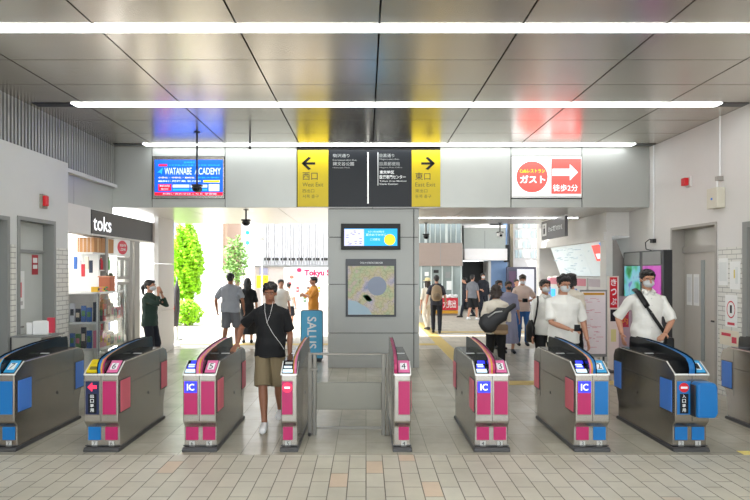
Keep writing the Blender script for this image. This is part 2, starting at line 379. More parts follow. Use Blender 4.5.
def arr(x0, x1, z, sgn):
    t = 0.02
    mb = MB().box(x0, x1, ya, ys_, z - t, z + t)
    tip = x0 if sgn < 0 else x1; k = -sgn
    mb.prism([(tip - k * 0.02, z), (tip + k * 0.10, z + 0.115), (tip + k * 0.15, z + 0.10), (tip + k * 0.045, z), (tip + k * 0.15, z - 0.10), (tip + k * 0.10, z - 0.115)], 'y', ya, ys_ + 0.001)
    mb.build('arrow', M_black, r)
arr(PX(303), PX(315.5), PZ(164), -1); arr(PX(421), PX(433.5), PZ(164), 1)
def stext(s, px, py0, py1, m, x1=None, par=None, b=0.0, y=None):
    y = ya if y is None else y
    return text('lettering', s, (PX(px), y, PZ(py1)), UX, UZ, w=None if x1 is None else PX(x1) - PX(px), h=PZ(py0) - PZ(py1), m=m, parent=par or r, bold=b)
stext('西口', 302.8, 173, 180.5, M_ink, 317.8); stext('West Exit', 302.8, 183, 187, M_inky, 323.5); stext('西出口', 302.8, 189.5, 193, M_inky, 314.5); stext('서쪽 출구', 302.8, 195, 198.5, M_inky, 319)
stext('東口', 415, 173, 180.5, M_ink, 430); stext('East Exit', 415, 183, 187, M_inky, 435); stext('東出口', 415, 189.5, 193, M_inky, 427); stext('동쪽 출구', 415, 195, 198.5, M_inky, 431)
stext('駒沢通り', 333, 154.5, 158, M_sgntxt, 349.5); stext('Komazawa-dori Ave.', 333, 159.8, 161.4, M_sgntxt, 357)
stext('碑文谷公園', 333, 162.5, 166.3, M_sgntxt, 354, b=0.01); stext('Himonya Park', 333, 167.5, 169.2, M_sgntxt, 350)
stext('目黒通り', 379.5, 154.5, 158, M_sgntxt, 394); stext('Meguro-dori Ave.', 379.5, 159, 161, M_sgntxt, 399)
stext('目黒郵便局', 379.5, 162.5, 166.3, M_sgntxt, 399.5); stext('Meguro Post Office', 379.5, 167.3, 169, M_sgntxt, 402)
stext('東京地区', 379.5, 171, 174.5, M_sgnbr, 394, b=0.02); stext('医療専門センター', 379.5, 175.5, 179.5, M_sgnbr, 405.5, b=0.02)
stext('Tokyo Area Medical', 379.5, 180.8, 182.6, M_sgnbr, 406, b=0.01); stext('Care Center', 379.5, 183.5, 185.3, M_sgnbr, 398, b=0.01)
box('divider', M_sgnbr, r, PX(377.6), PX(378.2), ya, ys_, PZ(186), PZ(153))
# left advertising screen
M_adblue = mat('screen_blue', lin(0, 92, 245), emit=1.0); M_adcyan = mat('screen_cyan', lin(40, 170, 255), emit=1.0); M_adwhite = mat('screen_white', lin(225, 240, 255), emit=1.0)
M_adred = mat('screen_red', lin(235, 20, 50), emit=1.0); M_adyel = mat('screen_yellow', lin(255, 235, 0), emit=1.0)
r = root('advertising_screen', (PX(188.5), YH, PZ(199)), 'wide blue glowing advertising screen with white Latin lettering set in the left of the header', 'screen')
box('screen_frame', M_steel, r, PX(153), PX(224.4), YH - 0.01, YH + 0.02, PZ(198.5), PZ(156.5))
yf = YH - 0.014
def flat(name, m, x0, x1, p0, p1, y, par, t=0.004): return box(name, m, par, PX(x0), PX(x1), y, y + t, PZ(p1), PZ(p0))
s = flat('screen', M_adblue, 155, 223, 160, 195.5, yf, r)
flat('banner', M_adred, 155, 223, 192.3, 195.5, yf - 0.003, s); flat('badge', M_adred, 159, 167.5, 164.3, 166.3, yf - 0.003, s); flat('badge', M_adyel, 203.5, 220, 180.3, 182.5, yf - 0.003, s)
flat('badge', M_adred, 158.5, 171.5, 184.3, 191, yf - 0.003, s); flat('badge', M_adwhite, 209, 219.5, 184.3, 191.2, yf - 0.003, s)
for a, b in ((173, 189.5), (191, 207.5)): flat('badge', M_adwhite, a, b, 184.8, 187.6, yf - 0.003, s)
for a, b in ((173, 189.5), (191, 207.5)): flat('badge', M_adcyan, a, b, 188.8, 190.8, yf - 0.003, s)
T = lambda st, x0, x1, p0, p1, m, b=0.0: stext(st, x0, p0, p1, m, x1, s, b, yf - 0.0055)
T('WATANABE', 165, 192, 168, 174.7, M_adwhite); T('ACADEMY', 195, 221, 168, 174.7, M_adwhite)
T('夏期講習', 184, 195, 161.8, 163.6, M_adcyan); T('中学受験 高校受験 大学受験 個別指導', 169, 220, 164.6, 166.2, M_adcyan)
T('小学生・中学生・高校生', 158.5, 195, 177, 178.6, M_adyel, 0.02); T('学芸大学校', 197, 220, 177, 178.6, M_adcyan, 0.02)
T('無料体験授業 受付中', 158.5, 201, 180.4, 182.2, M_adwhite, 0.02); T('無料体験', 160, 170, 185, 187, M_adwhite); T('受付中', 161.5, 168.5, 188.2, 190.3, M_adwhite)
T('お問い合わせはこちら 学習塾', 163, 217, 193.1, 194.8, M_adwhite)
MB().prism([(PX(157.5), PZ(172.8)), (PX(163), PZ(168)), (PX(162), PZ(174.5)), (PX(160.5), PZ(172.8))], 'y', yf - 0.005, yf - 0.001).build('emblem', M_adcyan, s)
# right lit sign
M_gwhite = mat('sign_lit_white', (0.95, 0.95, 0.98), emit=0.9); M_gred = mat('sign_lit_red', (1.0, 0.10, 0.085), emit=0.95); M_gyel = mat('sign_lit_yellow', (1.0, 0.8, 0.0), emit=1.0)
r = root('lit_restaurant_sign', (PX(546.5), YH, PZ(198.5)), 'white and red lit restaurant sign with round red badge and arrow in the header', 'sign')
box('sign_frame', M_trim, r, PX(511.5), PX(581.5), YH - 0.01, YH + 0.02, PZ(197.8), PZ(156.5))
s = flat('sign_face', M_gwhite, 513, 580.5, 159, 195.8, yf, r)
flat('red_field', M_gred, 551, 580.5, 159, 194, yf - 0.003, s)
disc((PX(531.8), PZ(177)), 0.0178 * 15.6, y=(yf - 0.0035, yf)).build('round_badge', M_gred, s)
T('Caféレストラン', 519.5, 544.5, 169.3, 173, M_gyel, 0.012); T('ガスト', 519.5, 545, 175.5, 183.5, M_gwhite, 0.035)
MB().prism(arrow_pts(PX(564.8), PZ(172.5), PX(577.5) - PX(552), 0.29, 0.125, 1), 'y', yf - 0.006, yf - 0.001).build('arrow', M_gwhite, s)
T('徒歩2分', 552.5, 577.5, 184.5, 191.5, M_gwhite, 0.012); T('東口', 558.5, 562.5, 172, 174, M_black)
# pillar screen and map
YP = 10.1
def PX2(px): return PX(px, YP)
def PZ2(py): return PZ(py, YP)
r = root('information_display', (PX2(370.5), YP, PZ2(250)), 'small black-framed glowing information display high on the centre pillar', 'screen')
box('housing', M_black, r, PX2(341.2), PX2(400.2), YP - 0.09, YP - 0.001, PZ2(249.8), PZ2(224), 0.004)
s = box('screen', mat('screen_sky', lin(20, 165, 235), emit=1.0), r, PX2(344.5), PX2(397), YP - 0.095, YP - 0.09, PZ2(246), PZ2(229))
box('map_field', mat('screen_lilac', lin(205, 205, 245), emit=1.0), s, PX2(344.5), PX2(364), YP - 0.098, YP - 0.095, PZ2(246), PZ2(229.5))
disc((PX2(389.5), PZ2(240)), 0.1, y=(YP - 0.1, YP - 0.096)).build('yellow_patch', mat('screen_gold', lin(245, 210, 40), emit=0.9), s)
for st, a, b, p0, p1 in (('ただいまのお知らせ', 368, 384, 231, 233), ('夏のおでかけに', 366, 386, 234, 236.3), ('ご注意を', 370, 380, 238.5, 240.8)):
    text('lettering', st, (PX2(a), YP - 0.099, PZ2(p1)), UX, UZ, w=PX2(b) - PX2(a), h=PZ2(p0) - PZ2(p1), m=M_adwhite, parent=s)
mb = MB(); rg = random.Random(5)
for k in range(16):
    a = rg.uniform(345.5, 360); p = rg.uniform(231, 245); mb.box(PX2(a), PX2(a + rg.uniform(1.5, 3)), YP - 0.1, YP - 0.098, PZ2(p + 0.45), PZ2(p))
mb.build('map_marks', mat('screen_mark', lin(70, 60, 170), emit=0.8), s)
r = root('area_map', (PX2(371), YP, PZ2(316)), 'dark-framed pastel coloured area map board in the middle of the centre pillar', 'map')
box('frame', mat('map_frame', (0.03, 0.033, 0.04), 0.35), r, PX2(345.8), PX2(396), YP - 0.05, YP - 0.001, PZ2(316.5), PZ2(259), 0.004)
text('lettering', '学芸大学駅周辺案内図', (PX2(360), YP - 0.052, PZ2(263.8)), UX, UZ, w=PX2(382.5) - PX2(360), h=0.035, m=M_sgnbr, parent=r)
mm = bpy.data.materials.new('map_print'); mm.use_nodes = True; t = mm.node_tree; b = t.nodes['Principled BSDF']
tc = t.nodes.new('ShaderNodeTexCoord'); n1 = t.nodes.new('ShaderNodeTexVoronoi'); n1.inputs['Scale'].default_value = 5
n2 = t.nodes.new('ShaderNodeTexNoise'); n2.inputs['Scale'].default_value = 2.6; n2.inputs['Detail'].default_value = 3
cr = t.nodes.new('ShaderNodeValToRGB'); e = cr.color_ramp; e.elements[0].position = 0.35; e.elements[0].color = (*lin(140, 150, 185), 1); e.elements[1].position = 0.75; e.elements[1].color = (*lin(200, 205, 150), 1)
for p, c in ((0.45, lin(196, 184, 190)), (0.52, lin(196, 186, 150)), (0.6, lin(176, 190, 150)), (0.67, lin(206, 170, 176))): q = e.elements.new(p); q.color = (*c, 1)
t.links.new(tc.outputs['Object'], n2.inputs[0]); t.links.new(tc.outputs['Object'], n1.inputs[0]); t.links.new(n2.outputs[0], cr.inputs[0])
n1.feature = 'DISTANCE_TO_EDGE'; n1.inputs['Scale'].default_value = 14; mr = t.nodes.new('ShaderNodeMapRange'); mr.inputs[2].default_value = 0.05; mr.inputs[3].default_value = 0.55; mr.inputs[4].default_value = 1
t.links.new(n1.outputs[0], mr.inputs[0]); vs_ = t.nodes.new('ShaderNodeVectorMath'); vs_.operation = 'SCALE'; t.links.new(cr.outputs[0], vs_.inputs[0]); t.links.new(mr.outputs[0], vs_.inputs['Scale']); t.links.new(vs_.outputs[0], b.inputs['Base Color'])
s = box('map_sheet', mm, r, PX2(348), PX2(394), YP - 0.054, YP - 0.05, PZ2(314.5), PZ2(266))
MB().prism([(PX2(348.2), PZ2(300)), (PX2(356), PZ2(301)), (PX2(368), PZ2(308)), (PX2(372), PZ2(314.3)), (PX2(348.2), PZ2(314.3))], 'y', YP - 0.0565, YP - 0.054).build('water_area', mat('map_water', lin(165, 190, 205), 0.5), s)
disc((PX2(377), PZ2(286)), 0.17, y=(YP - 0.056, YP - 0.054)).build('town_centre', mat('map_grey', lin(140, 150, 170), 0.5), s)
mb = MB()
for k in range(7): mb.prism([(PX2(366) + .06 * math.cos(q) + .02 * k * .5, PZ2(296) - .012 * k + .03 * math.sin(q)) for q in (0, 1.2, 2.4, 3.6, 4.8)], 'y', YP - 0.057, YP - 0.054)
mb.build('park_area', mat('map_green', lin(60, 120, 80), 0.5), s)
# ================================================================== TICKET GATES
SL0, SL1 = Vector((0, 0.012, 0.757)), Vector((0, 0.15, 0.862))     # bottom and top of the sloping top panel
def slope_quad(x0, x1, t0, t1, off, m, name, par, th=0.004):
    d = (SL1 - SL0); n = Vector((0, -d.z, d.y)).normalized(); a = SL0 + d * t0; b = SL0 + d * t1
    vs = []
    for o_ in (off, off + th):
        vs += [Vector((x0, 0, 0)) + a + n * o_, Vector((x1, 0, 0)) + a + n * o_, Vector((x1, 0, 0)) + b + n * o_, Vector((x0, 0, 0)) + b + n * o_]
    return MB().add(vs, [(0, 1, 2, 3), (7, 6, 5, 4), (0, 4, 5, 1), (1, 5, 6, 2), (2, 6, 7, 3), (3, 7, 4, 0)]).build(name, m, par)
def slope_text(s, x0, x1, t0, t1, off, m, par):
    d = (SL1 - SL0); n = Vector((0, -d.z, d.y)).normalized()
    return text('lettering', s, Vector((x0, 0, 0)) + SL0 + d * t0 + n * off, UX, d, w=x1 - x0, h=(d.length) * (t1 - t0), m=m, parent=par)
BODY = [(0.0, 0.29), (0.0, 0.748), (0.15, 0.855), (1.2, 0.855), (1.31, 0.815), (1.35, 0.74), (1.35, 0.44), (1.27, 0.34), (1.22, 0.2), (1.22, 0.035), (0.045, 0.035), (0.045, 0.235)]
FIN = [(0.012, 0.75), (0.004, 0.80), (0.02, 0.85), (0.06, 0.888), (0.16, 0.914), (0.35, 0.94), (0.6, 0.962), (0.9, 0.972), (1.17, 0.968), (1.19, 0.955), (1.2, 0.85)]
def inset(pts, d):
    c = Vector((sum(p[0] for p in pts) / len(pts), sum(p[1] for p in pts) / len(pts)))
    out = []
    n = len(pts)
    for i, p in enumerate(pts):
        a = Vector(pts[i - 1]); b = Vector(p); c_ = Vector(pts[(i + 1) % n])
        n1 = Vector(((b - a).y, -(b - a).x)).normalized(); n2 = Vector(((c_ - b).y, -(c_ - b).x)).normalized(); nn = (n1 + n2)
        nn = nn / max(0.4, nn.dot(n1)) if nn.length > 1e-5 else n1
        out.append((b.x + nn.x * d, b.y + nn.y * d))
    return out
def gate(label, X, w, cols, fin, sides, body=None, pad=None):
    """cols: list of dict(x0, x1, top, front, col, lower); fin: (x, width, strips); sides: (left colour, right colour)"""
    r = root('ticket_gate', (0, 0, 0), label, 'ticket gate', 'automatic ticket gates in a row across the station')
    bm_ = body or M_steel
    b = MB().prism(BODY, 'x', -w / 2, w / 2).build('body', bm_, r, 0.012, segs=3)
    MB().prism([(0.0, 0), (0.0, 0.02), (0.02, 0.037), (1.23, 0.037), (1.25, 0.02), (1.25, 0)], 'x', -w / 2 - 0.010, w / 2 + 0.010).build('plinth', M_plinth, r, 0.004)
    MB().box(-w / 2 - 0.003, w / 2 + 0.003, -0.006, 0.012, 0.742, 0.757).build('light_edge', M_trim, r, 0.004)
    MB().box(-w / 2 - 0.006, w / 2 + 0.006, 0.035, 0.05, 0.05, 0.056).build('seam', M_plinth, r)
    for sgn in (-1, 1):
        MB().prism([(0.0, 0.745), (0.148, 0.849), (0.148, 0.858), (0.0, 0.757)], 'x', sgn * (w / 2 - 0.006), sgn * (w / 2 + 0.0025)).build('edge_strip', M_trim, r)
        box('seam', M_blk, r, sgn * w / 2, sgn * (w / 2 + 0.0012), 0.3, 1.1, 0.618, 0.622)
        box('seam', M_blk, r, sgn * w / 2, sgn * (w / 2 + 0.0012), 1.096, 1.1, 0.30, 0.84)
        box('lock', M_blk, r, sgn * w / 2, sgn * (w / 2 + 0.003), 0.74, 0.755, 0.40, 0.43)
        sc = sides[0] if sgn < 0 else sides[1]
        if sc is None: continue
        for y0, y1 in ((0.045, 0.265), (1.13, 1.31)):
            box('flap_slot', M_blk, r, sgn * w / 2, sgn * (w / 2 + 0.004), y0 - 0.008, y1 + 0.008, 0.375 - 0.008, 0.68 + 0.008)
            box('flap', sc, r, sgn * w / 2, sgn * (w / 2 + 0.010), y0, y1, 0.375, 0.68, 0.008)
    fx, fw, strips = fin
    x = fx - fw / 2
    for m, ww in strips:
        MB().prism(FIN, 'x', x, x + ww).build('fin_strip', m, r, 0.003); x += ww
    for sgn in (-1, 1):
        g = inset(FIN, -0.016)
        MB().prism(g, 'x', fx + sgn * fw / 2, fx + sgn * (fw / 2 + 0.003)).build('fin_glass', M_glass_blk, r)
    for c in cols:
        x0, x1 = c['x0'], c['x1']; ww = x1 - x0
        box('deck', M_glass_blk, r, x0 - 0.006, x1 + 0.006, 0.16, 1.16, 0.854, 0.862, 0.003)
        box('deck_strip', M_trim, r, x0 + 0.01, x1 - 0.01, 0.62, 0.65, 0.862, 0.864)
        k = c['top']
        slope_quad(x0, x1, 0.02, 0.98, -0.004, M_glass_blk, 'top_panel', r, 0.006)
        if k[0] == 'num':
            p = slope_quad(x0 + 0.004, x1 - 0.002, 0.06, 0.97, 0.002, k[2], 'number_panel', r)
            slope_quad(x0 + ww * 0.2, x1 - ww * 0.2, 0.27, 0.76, 0.006, M_plate, 'number_plate', p, 0.002)
            slope_text(k[1], x0 + ww * 0.33, x1 - ww * 0.33, 0.31, 0.73, 0.0095, M_black, p)
        elif k[0] == 'screen':
            p = slope_quad(x0 + 0.004, x1 - 0.004, 0.06, 0.32, 0.002, M_led_pale, 'status_display', r)
            slope_quad(x0 + 0.012, x1 - 0.02, 0.38, 0.58, 0.002, M_led_blue, 'card_reader_light', r)
            slope_quad(x0 + 0.02, x1 - 0.03, 0.44, 0.54, 0.007, M_led_pale, 'card_mark', r)
            slope_quad(x0 + 0.015, x1 - 0.03, 0.62, 0.70, 0.002, M_led_pale, 'status_bar', r)
            slope_quad(x0 + 0.03, x1 - 0.008, 0.74, 0.95, 0.002, M_led_blue, 'card_reader_light', r)
        elif k[0] == 'screen_dim':
            slope_quad(x0 + 0.006, x1 - 0.006, 0.06, 0.3, 0.002, M_led_pale, 'status_display', r)
            slope_quad(x0 + 0.012, x1 - 0.02, 0.40, 0.55, 0.002, M_led_pale, 'status_bar', r)
            slope_quad(x0 + 0.02, x1 - 0.02, 0.7, 0.85, 0.002, M_plateg, 'status_bar', r)
        elif k[0] == 'yellow':
            p = slope_quad(x0 + 0.002, x1, 0.04, 0.98, 0.0, M_yel, 'yellow_hood', r, 0.02)
            slope_quad(x0 + 0.02, x1 - 0.012, 0.18, 0.42, 0.02, M_inky, 'slot', p, 0.002); slope_text('ICカード', x0 + 0.03, x1 - 0.03, 0.6, 0.75, 0.021, M_inky, p)
        cm = c['col']
        if len(cols) > 1: x0, x1 = (-0.151, -0.014) if x0 < 0 else (0.014, 0.151)
        box('panel_frame', M_steel_dk, r, x0 + 0.001, x1 - 0.001, -0.003, 0, 0.355, 0.695, 0.001)
        f = box('front_panel', c.get('fcol', cm), r, x0 + 0.004, x1 - 0.004, -0.006, -0.002, 0.365, 0.685)
        k = c['front']
        cx = (x0 + x1) / 2
        if k == 'ic':
            q = box('card_sign', M_led_blue, f, x0 + 0.01, x1 - 0.008, -0.009, -0.006, 0.575, 0.685)
            text('lettering', 'IC', (cx - 0.034, -0.0105, 0.598), UX, UZ, w=0.07, h=0.064, m=M_led_white, parent=f, bold=0.015)
        elif k == 'no':
            disc((cx, 0.625), 0.046, y=(-0.010, -0.006)).build('no_entry_light', M_led_red, f); box('no_entry_bar', M_led_white, f, cx - 0.026, cx + 0.026, -0.012, -0.010, 0.617, 0.633)
        elif k == 'arrow':
            MB().prism(arrow_pts(cx, 0.63, 0.085, 0.085, 0.032, -1), 'y', -0.01, -0.006).build('arrow_light', M_led_red, f)
            box('text_plate', M_sgnblk, f, x0 + 0.03, x1 - 0.025, -0.008, -0.006, 0.375, 0.565)
            for i, chh in enumerate('出口専用'): text('lettering', chh, (cx, -0.0095, 0.525 - 0.045 * i), UX, UZ, w=0.034, h=0.034, m=M_sgnbr, parent=f, anchor=0.5, bold=0.01)
        elif k == 'no_text':
            disc((cx, 0.625), 0.046, y=(-0.010, -0.006)).build('no_entry_sign', M_red, f); box('no_entry_bar', M_white, f, cx - 0.032, cx + 0.032, -0.012, -0.010, 0.615, 0.635)
            box('text_plate', M_sgnblk, f, x0 + 0.03, x1 - 0.025, -0.008, -0.006, 0.375, 0.565)
            for i, chh in enumerate('入口専用'): text('lettering', chh, (cx, -0.0095, 0.525 - 0.045 * i), UX, UZ, w=0.034, h=0.034, m=M_sgnbr, parent=f, anchor=0.5, bold=0.01)
        lc = c.get('lcol', cm)
        lp = box('lower_panel', lc, r, x0 + 0.008, x1 - 0.008, 0.039, 0.0445, 0.105, 0.232)
        np_ = box('number_plate', M_plateg, r, cx - 0.026, cx + 0.026, 0.039, 0.0445, 0.045, 0.095)
        text('lettering', c['lower'], (cx, 0.0375, 0.053), UX, UZ, h=0.038, m=M_black, parent=np_, anchor=0.5, bold=0.0)
    if len(cols) > 1: box('seam', M_blk, r, fx - 0.002, fx + 0.002, -0.0015, 0.001, 0.30, 0.74)
    if pad:
        px0, px1 = pad
        pts = [(px0, 0.355), (px0, 0.67), (px0 + 0.03, 0.688), (px1 - 0.03, 0.688), (px1, 0.655), (px1 + 0.005, 0.4), (px1 - 0.02, 0.352)]
        MB().prism(pts, 'y', -0.11, 0.06).build('card_reader_pad', M_blue, r, 0.02, segs=3)
        box('pad_mount', M_blk, r, px0 - 0.012, px0, -0.08, 0.0, 0.36, 0.66)
    r.location = (X, 5.41, 0)
    return r
L0, L1, R0, R1 = -0.148, -0.04, 0.04, 0.148
def strips(a, b, mid=M_orng): return [(a, 0.024), (mid, 0.016), (b, 0.026)]
gate('steel ticket gate at the left picture edge with blue panels and blue number 7', -3.56, 0.33,
     [dict(x0=L0, x1=L1, top=('num', '8', M_blueL), front='', col=M_blue, lower='8'), dict(x0=R0, x1=R1, top=('num', '7', M_blueL), front='', col=M_blue, lower='7')],
     (0, 0.066, strips(M_blue, M_blueL)), (M_blueS, M_blueS), M_steel_dk)
gate('steel ticket gate with yellow hood, red left arrow and pink number 6', -2.56, 0.33,
     [dict(x0=L0, x1=L1, top=('yellow',), front='arrow', col=M_navy, lcol=M_blue, lower='7'), dict(x0=R0, x1=R1, top=('num', '6', M_pinkL), front='', col=M_pink, lower='6')],
     (0, 0.066, strips(M_blue, M_pink)), (M_blueS, M_pinkS))
gate('steel ticket gate with blue lit IC sign and pink number 5', -1.61, 0.32,
     [dict(x0=L0, x1=L1, top=('screen',), front='ic', col=M_pink, lower='6'), dict(x0=R0, x1=R1, top=('num', '5', M_pinkL), front='', col=M_pink, lower='5')],
     (0, 0.066, strips(M_pinkL, M_pink)), (M_pinkS, M_pinkS))
gate('narrow steel ticket gate with red no-entry light, left of the railing', -0.745, 0.155,
     [dict(x0=-0.07, x1=0.04, top=('screen_dim',), front='no', col=M_pink, lower='5')],
     (0.058, 0.034, [(M_orng, 0.01), (M_pinkL, 0.024)]), (None, None))
gate('narrow steel ticket gate with pink number 4, right of the railing', 0.352, 0.165,
     [dict(x0=-0.042, x1=0.074, top=('num', '4', M_pinkL), front='', col=M_pink, lower='4')],
     (-0.064, 0.034, [(M_pink, 0.034)]), (None, M_pinkS))
gate('steel ticket gate with blue lit IC sign and pink number 3', 1.22, 0.33,
     [dict(x0=L0, x1=L1, top=('screen',), front='ic', col=M_pink, lower='4'), dict(x0=R0, x1=R1, top=('num', '3', M_pinkL), front='', col=M_pink, lower='3')],
     (0, 0.066, strips(M_pinkL, M_pink)), (M_pinkS, M_pinkS))
gate('steel ticket gate half pink half blue with blue number 2 on top', 2.19, 0.33,
     [dict(x0=L0, x1=L1, top=('screen',), front='ic', col=M_pink, lower='3'), dict(x0=R0, x1=R1, top=('num', '2', M_blueL), front='', col=M_blue, lower='2')],
     (0, 0.066, strips(M_pinkL, M_blue)), (M_pinkS, M_blueS))
gate('steel ticket gate with bulging blue card pad, no-entry sign and number 1', 3.15, 0.33,
     [dict(x0=L0, x1=L1, top=('plain',), front='no_text', col=M_navy, fcol=M_blue, lcol=M_blue, lower='2'), dict(x0=R0, x1=R1, top=('num', '1', M_blueL), front='', col=M_blue, lower='1')],
     (0, 0.066, strips(M_blue, M_blue, M_blue)), (M_blueS, M_blueS), M_steel_dk, pad=(-0.01, 0.185))
gate('dark steel ticket gate cut off by the right picture edge', 4.44, 0.33,
     [dict(x0=L0, x1=L1, top=('plain',), front='', col=M_blue, lower='1'), dict(x0=R0, x1=R1, top=('plain',), front='', col=M_blue, lower='1')],
     (0, 0.066, strips(M_blk, M_blk, M_blk)), (M_blueS, None), M_steel_dk)
# railing between the two narrow gates
r = root('steel_railing', (-0.19, 6.0, 0), 'low steel railing with a solid middle panel between two narrow pink gates', 'railing')
for x0, x1 in ((-0.62, -0.575), (-0.565, -0.53), (0.165, 0.205), (0.215, 0.24)): box('post', M_rail, r, x0, x1, 5.96, 6.03, 0.0, 0.865, 0.004)
box('top_rail', M_rail, r, -0.62, 0.24, 5.965, 6.025, 0.852, 0.872, 0.004); box('bottom_rail', M_rail, r, -0.53, 0.165, 5.98, 6.01, 0.06, 0.085, 0.003)
box('middle_panel', mat('railing_panel', (0.2, 0.195, 0.165), 0.38, 0.5), r, -0.53, 0.165, 5.975, 6.015, 0.27, 0.56, 0.004)
box('latch', M_rail, r, -0.60, -0.51, 5.93, 5.96, 0.69, 0.715, 0.004)
MB().cyl((-0.60, 5.94, 0.0), (-0.60, 5.94, 0.03), 0.014).build('floor_bolt', M_blk, r)
# ================================================================== SHOP ON THE LEFT
M_kiosk = mat('kiosk_white', (0.78, 0.78, 0.76), 0.5); M_shopframe = mat('shop_frame', (0.33, 0.32, 0.30), 0.4, 0.4); M_glass = mat('clear_glass', (0.9, 0.93, 0.93), 0.03, trans=1.0, spec=0.4)
M_brownbox = mat('cardboard', lin(176, 128, 84), 0.7, noise=0.05); M_shoplight = mat('shop_light', (1, 0.99, 0.95), emit=9)
struct(MB().box(-7.2, -7.1, 8.3, 11.0, 0, 2.7).box(-7.2, XL - 0.12, 8.22, 8.28, 0, 2.7).box(-7.2, XL - 0.14, 11.0, 11.06, 0, 2.7).build('wall_shop', M_kiosk))
struct(box('ceiling_shop', M_kiosk, None, -7.2, XL - 0.02, 8.3, 11.66, 2.62, 2.75))
struct(MB().box(XL - 0.12, XL - 0.02, 10.5, 10.6, 0, 2.33).box(XL - 0.14, XL - 0.04, 10.75, 11.0, 0, 2.33).box(XL - 0.12, XL - 0.02, 9.53, 9.6, 0, 2.33).build('trim_shop_posts', M_shopframe))
r = root('shop_sign', (XL, 10.3, 2.33), 'long dark fascia sign with white word toks over the kiosk', 'sign')
box('fascia', mat('fascia_charcoal', (0.035, 0.033, 0.033), 0.4), r, XL - 0.3, XL, 8.98, 11.55, 2.35, 2.74); box('sign_edge', mat('fascia_edge', (0.42, 0.36, 0.33), 0.4), r, XL - 0.3, XL + 0.01, 11.55, 11.63, 2.33, 2.75)
box('bottom_trim', M_wallR, r, XL - 0.3, XL + 0.012, 8.98, 11.55, 2.325, 2.35)
text('lettering', 'toks', (XL + 0.004, 9.03, 2.41), (0, 1, 0), UZ, w=0.64, h=0.25, m=M_led_white, parent=r, bold=0.012)
for i, (y, lab) in enumerate(((8.5, 'ceiling lamp inside the kiosk nearest the door'), (9.6, 'ceiling lamp inside the kiosk above the drinks shelf'), (10.6, 'ceiling lamp inside the kiosk farthest from the viewer'))):
    q = root('kiosk_lamp', (-5.4, y, 2.55), lab, 'lamp', 'lamps on the kiosk ceiling'); box('tube', M_shoplight, q, -6.6, -4.6, y, y + 0.1, 2.55, 2.6); box('housing', M_kiosk, q, -6.65, -4.55, y - 0.03, y + 0.13, 2.6, 2.62)
rg = random.Random(11)
PC = [lin(*c) for c in ((210, 60, 70), (60, 110, 190), (235, 220, 200), (240, 190, 60), (90, 150, 90), (225, 225, 235), (120, 80, 60), (230, 130, 160), (40, 50, 70))]
PM = [mat('pack_%d' % i, c, 0.4) for i, c in enumerate(PC)]
PN = ['red', 'blue', 'cream', 'yellow', 'green', 'white', 'brown', 'pink', 'navy']
# display cabinet
r = root('display_cabinet', (-4.25, 8.75, 0), 'white glass-fronted display cabinet standing in front of the kiosk', 'cabinet')
x0, x1, y0, y1 = -4.52, -4.02, 8.42, 9.3
for a in (x0, x1 - 0.035):
    for b in (y0, y1 - 0.035): box('post', M_kiosk, r, a, a + 0.035, b, b + 0.035, 0, 1.42)
for z in (0.1, 0.55, 0.95, 1.4): box('shelf', M_kiosk, r, x0, x1, y0, y1, z, z + 0.03)
box('back_panel', M_kiosk, r, x0, x0 + 0.01, y0, y1, 0.1, 1.4)
names = []
def packs(X, y0, y1, z, n, hmin, hmax, where, dx=0.1):
    for k in range(n):
        i = rg.randrange(9); yy = y0 + (y1 - y0) * (k + 0.5) / n; ww = (y1 - y0) / n * 0.42; h = rg.uniform(hmin, hmax)
        q = root('snack_pack', (X, yy, z), '%s goods pack on %s, %s from its near end' % (PN[i], where, ['first', 'second', 'third', 'fourth', 'fifth', 'sixth', 'seventh', 'eighth', 'ninth', 'tenth'][k]), 'packet', 'goods on ' + where)
        box('pack', PM[i], q, X - dx / 2, X + dx / 2, yy - ww, yy + ww, z, z + h, 0.006); box('pack_label', PM[(i + 5) % 9], q, X + dx / 2, X + dx / 2 + 0.002, yy - ww * 0.6, yy + ww * 0.6, z + h * 0.3, z + h * 0.7)
packs(-4.1, 8.5, 9.25, 0.58, 6, 0.14, 0.28, 'the low cabinet shelf'); packs(-4.1, 8.5, 9.25, 0.98, 6, 0.15, 0.33, 'the upper cabinet shelf')
packs(-4.12, 8.48, 8.85, 1.43, 4, 0.05, 0.10, 'the cabinet top')
box('glass', M_glass, r, x1 + 0.001, x1 + 0.006, y0, y1, 0.13, 1.4); box('glass', M_glass, r, x0, x1, y0 - 0.006, y0 - 0.001, 0.13, 1.4)
for zi, (z, wh) in enumerate(((0.58, 'lower'), (0.98, 'upper'))):
    for k in range(4):
        i = rg.randrange(9); xx = -4.44 + 0.085 * k; h = rg.uniform(0.15, 0.32)
        q = root('snack_pack', (xx, 8.5, z), '%s goods pack at the near end of the %s cabinet shelf, %s from the wall' % (PN[i], wh, ['first', 'second', 'third', 'fourth'][k]), 'packet', 'goods at the near end of the cabinet')
        box('pack', PM[i], q, xx - 0.036, xx + 0.036, 8.46, 8.49, z, z + h, 0.004); box('pack_label', PM[(i + 3) % 9], q, xx - 0.025, xx + 0.025, 8.458, 8.46, z + h * 0.35, z + h * 0.7)
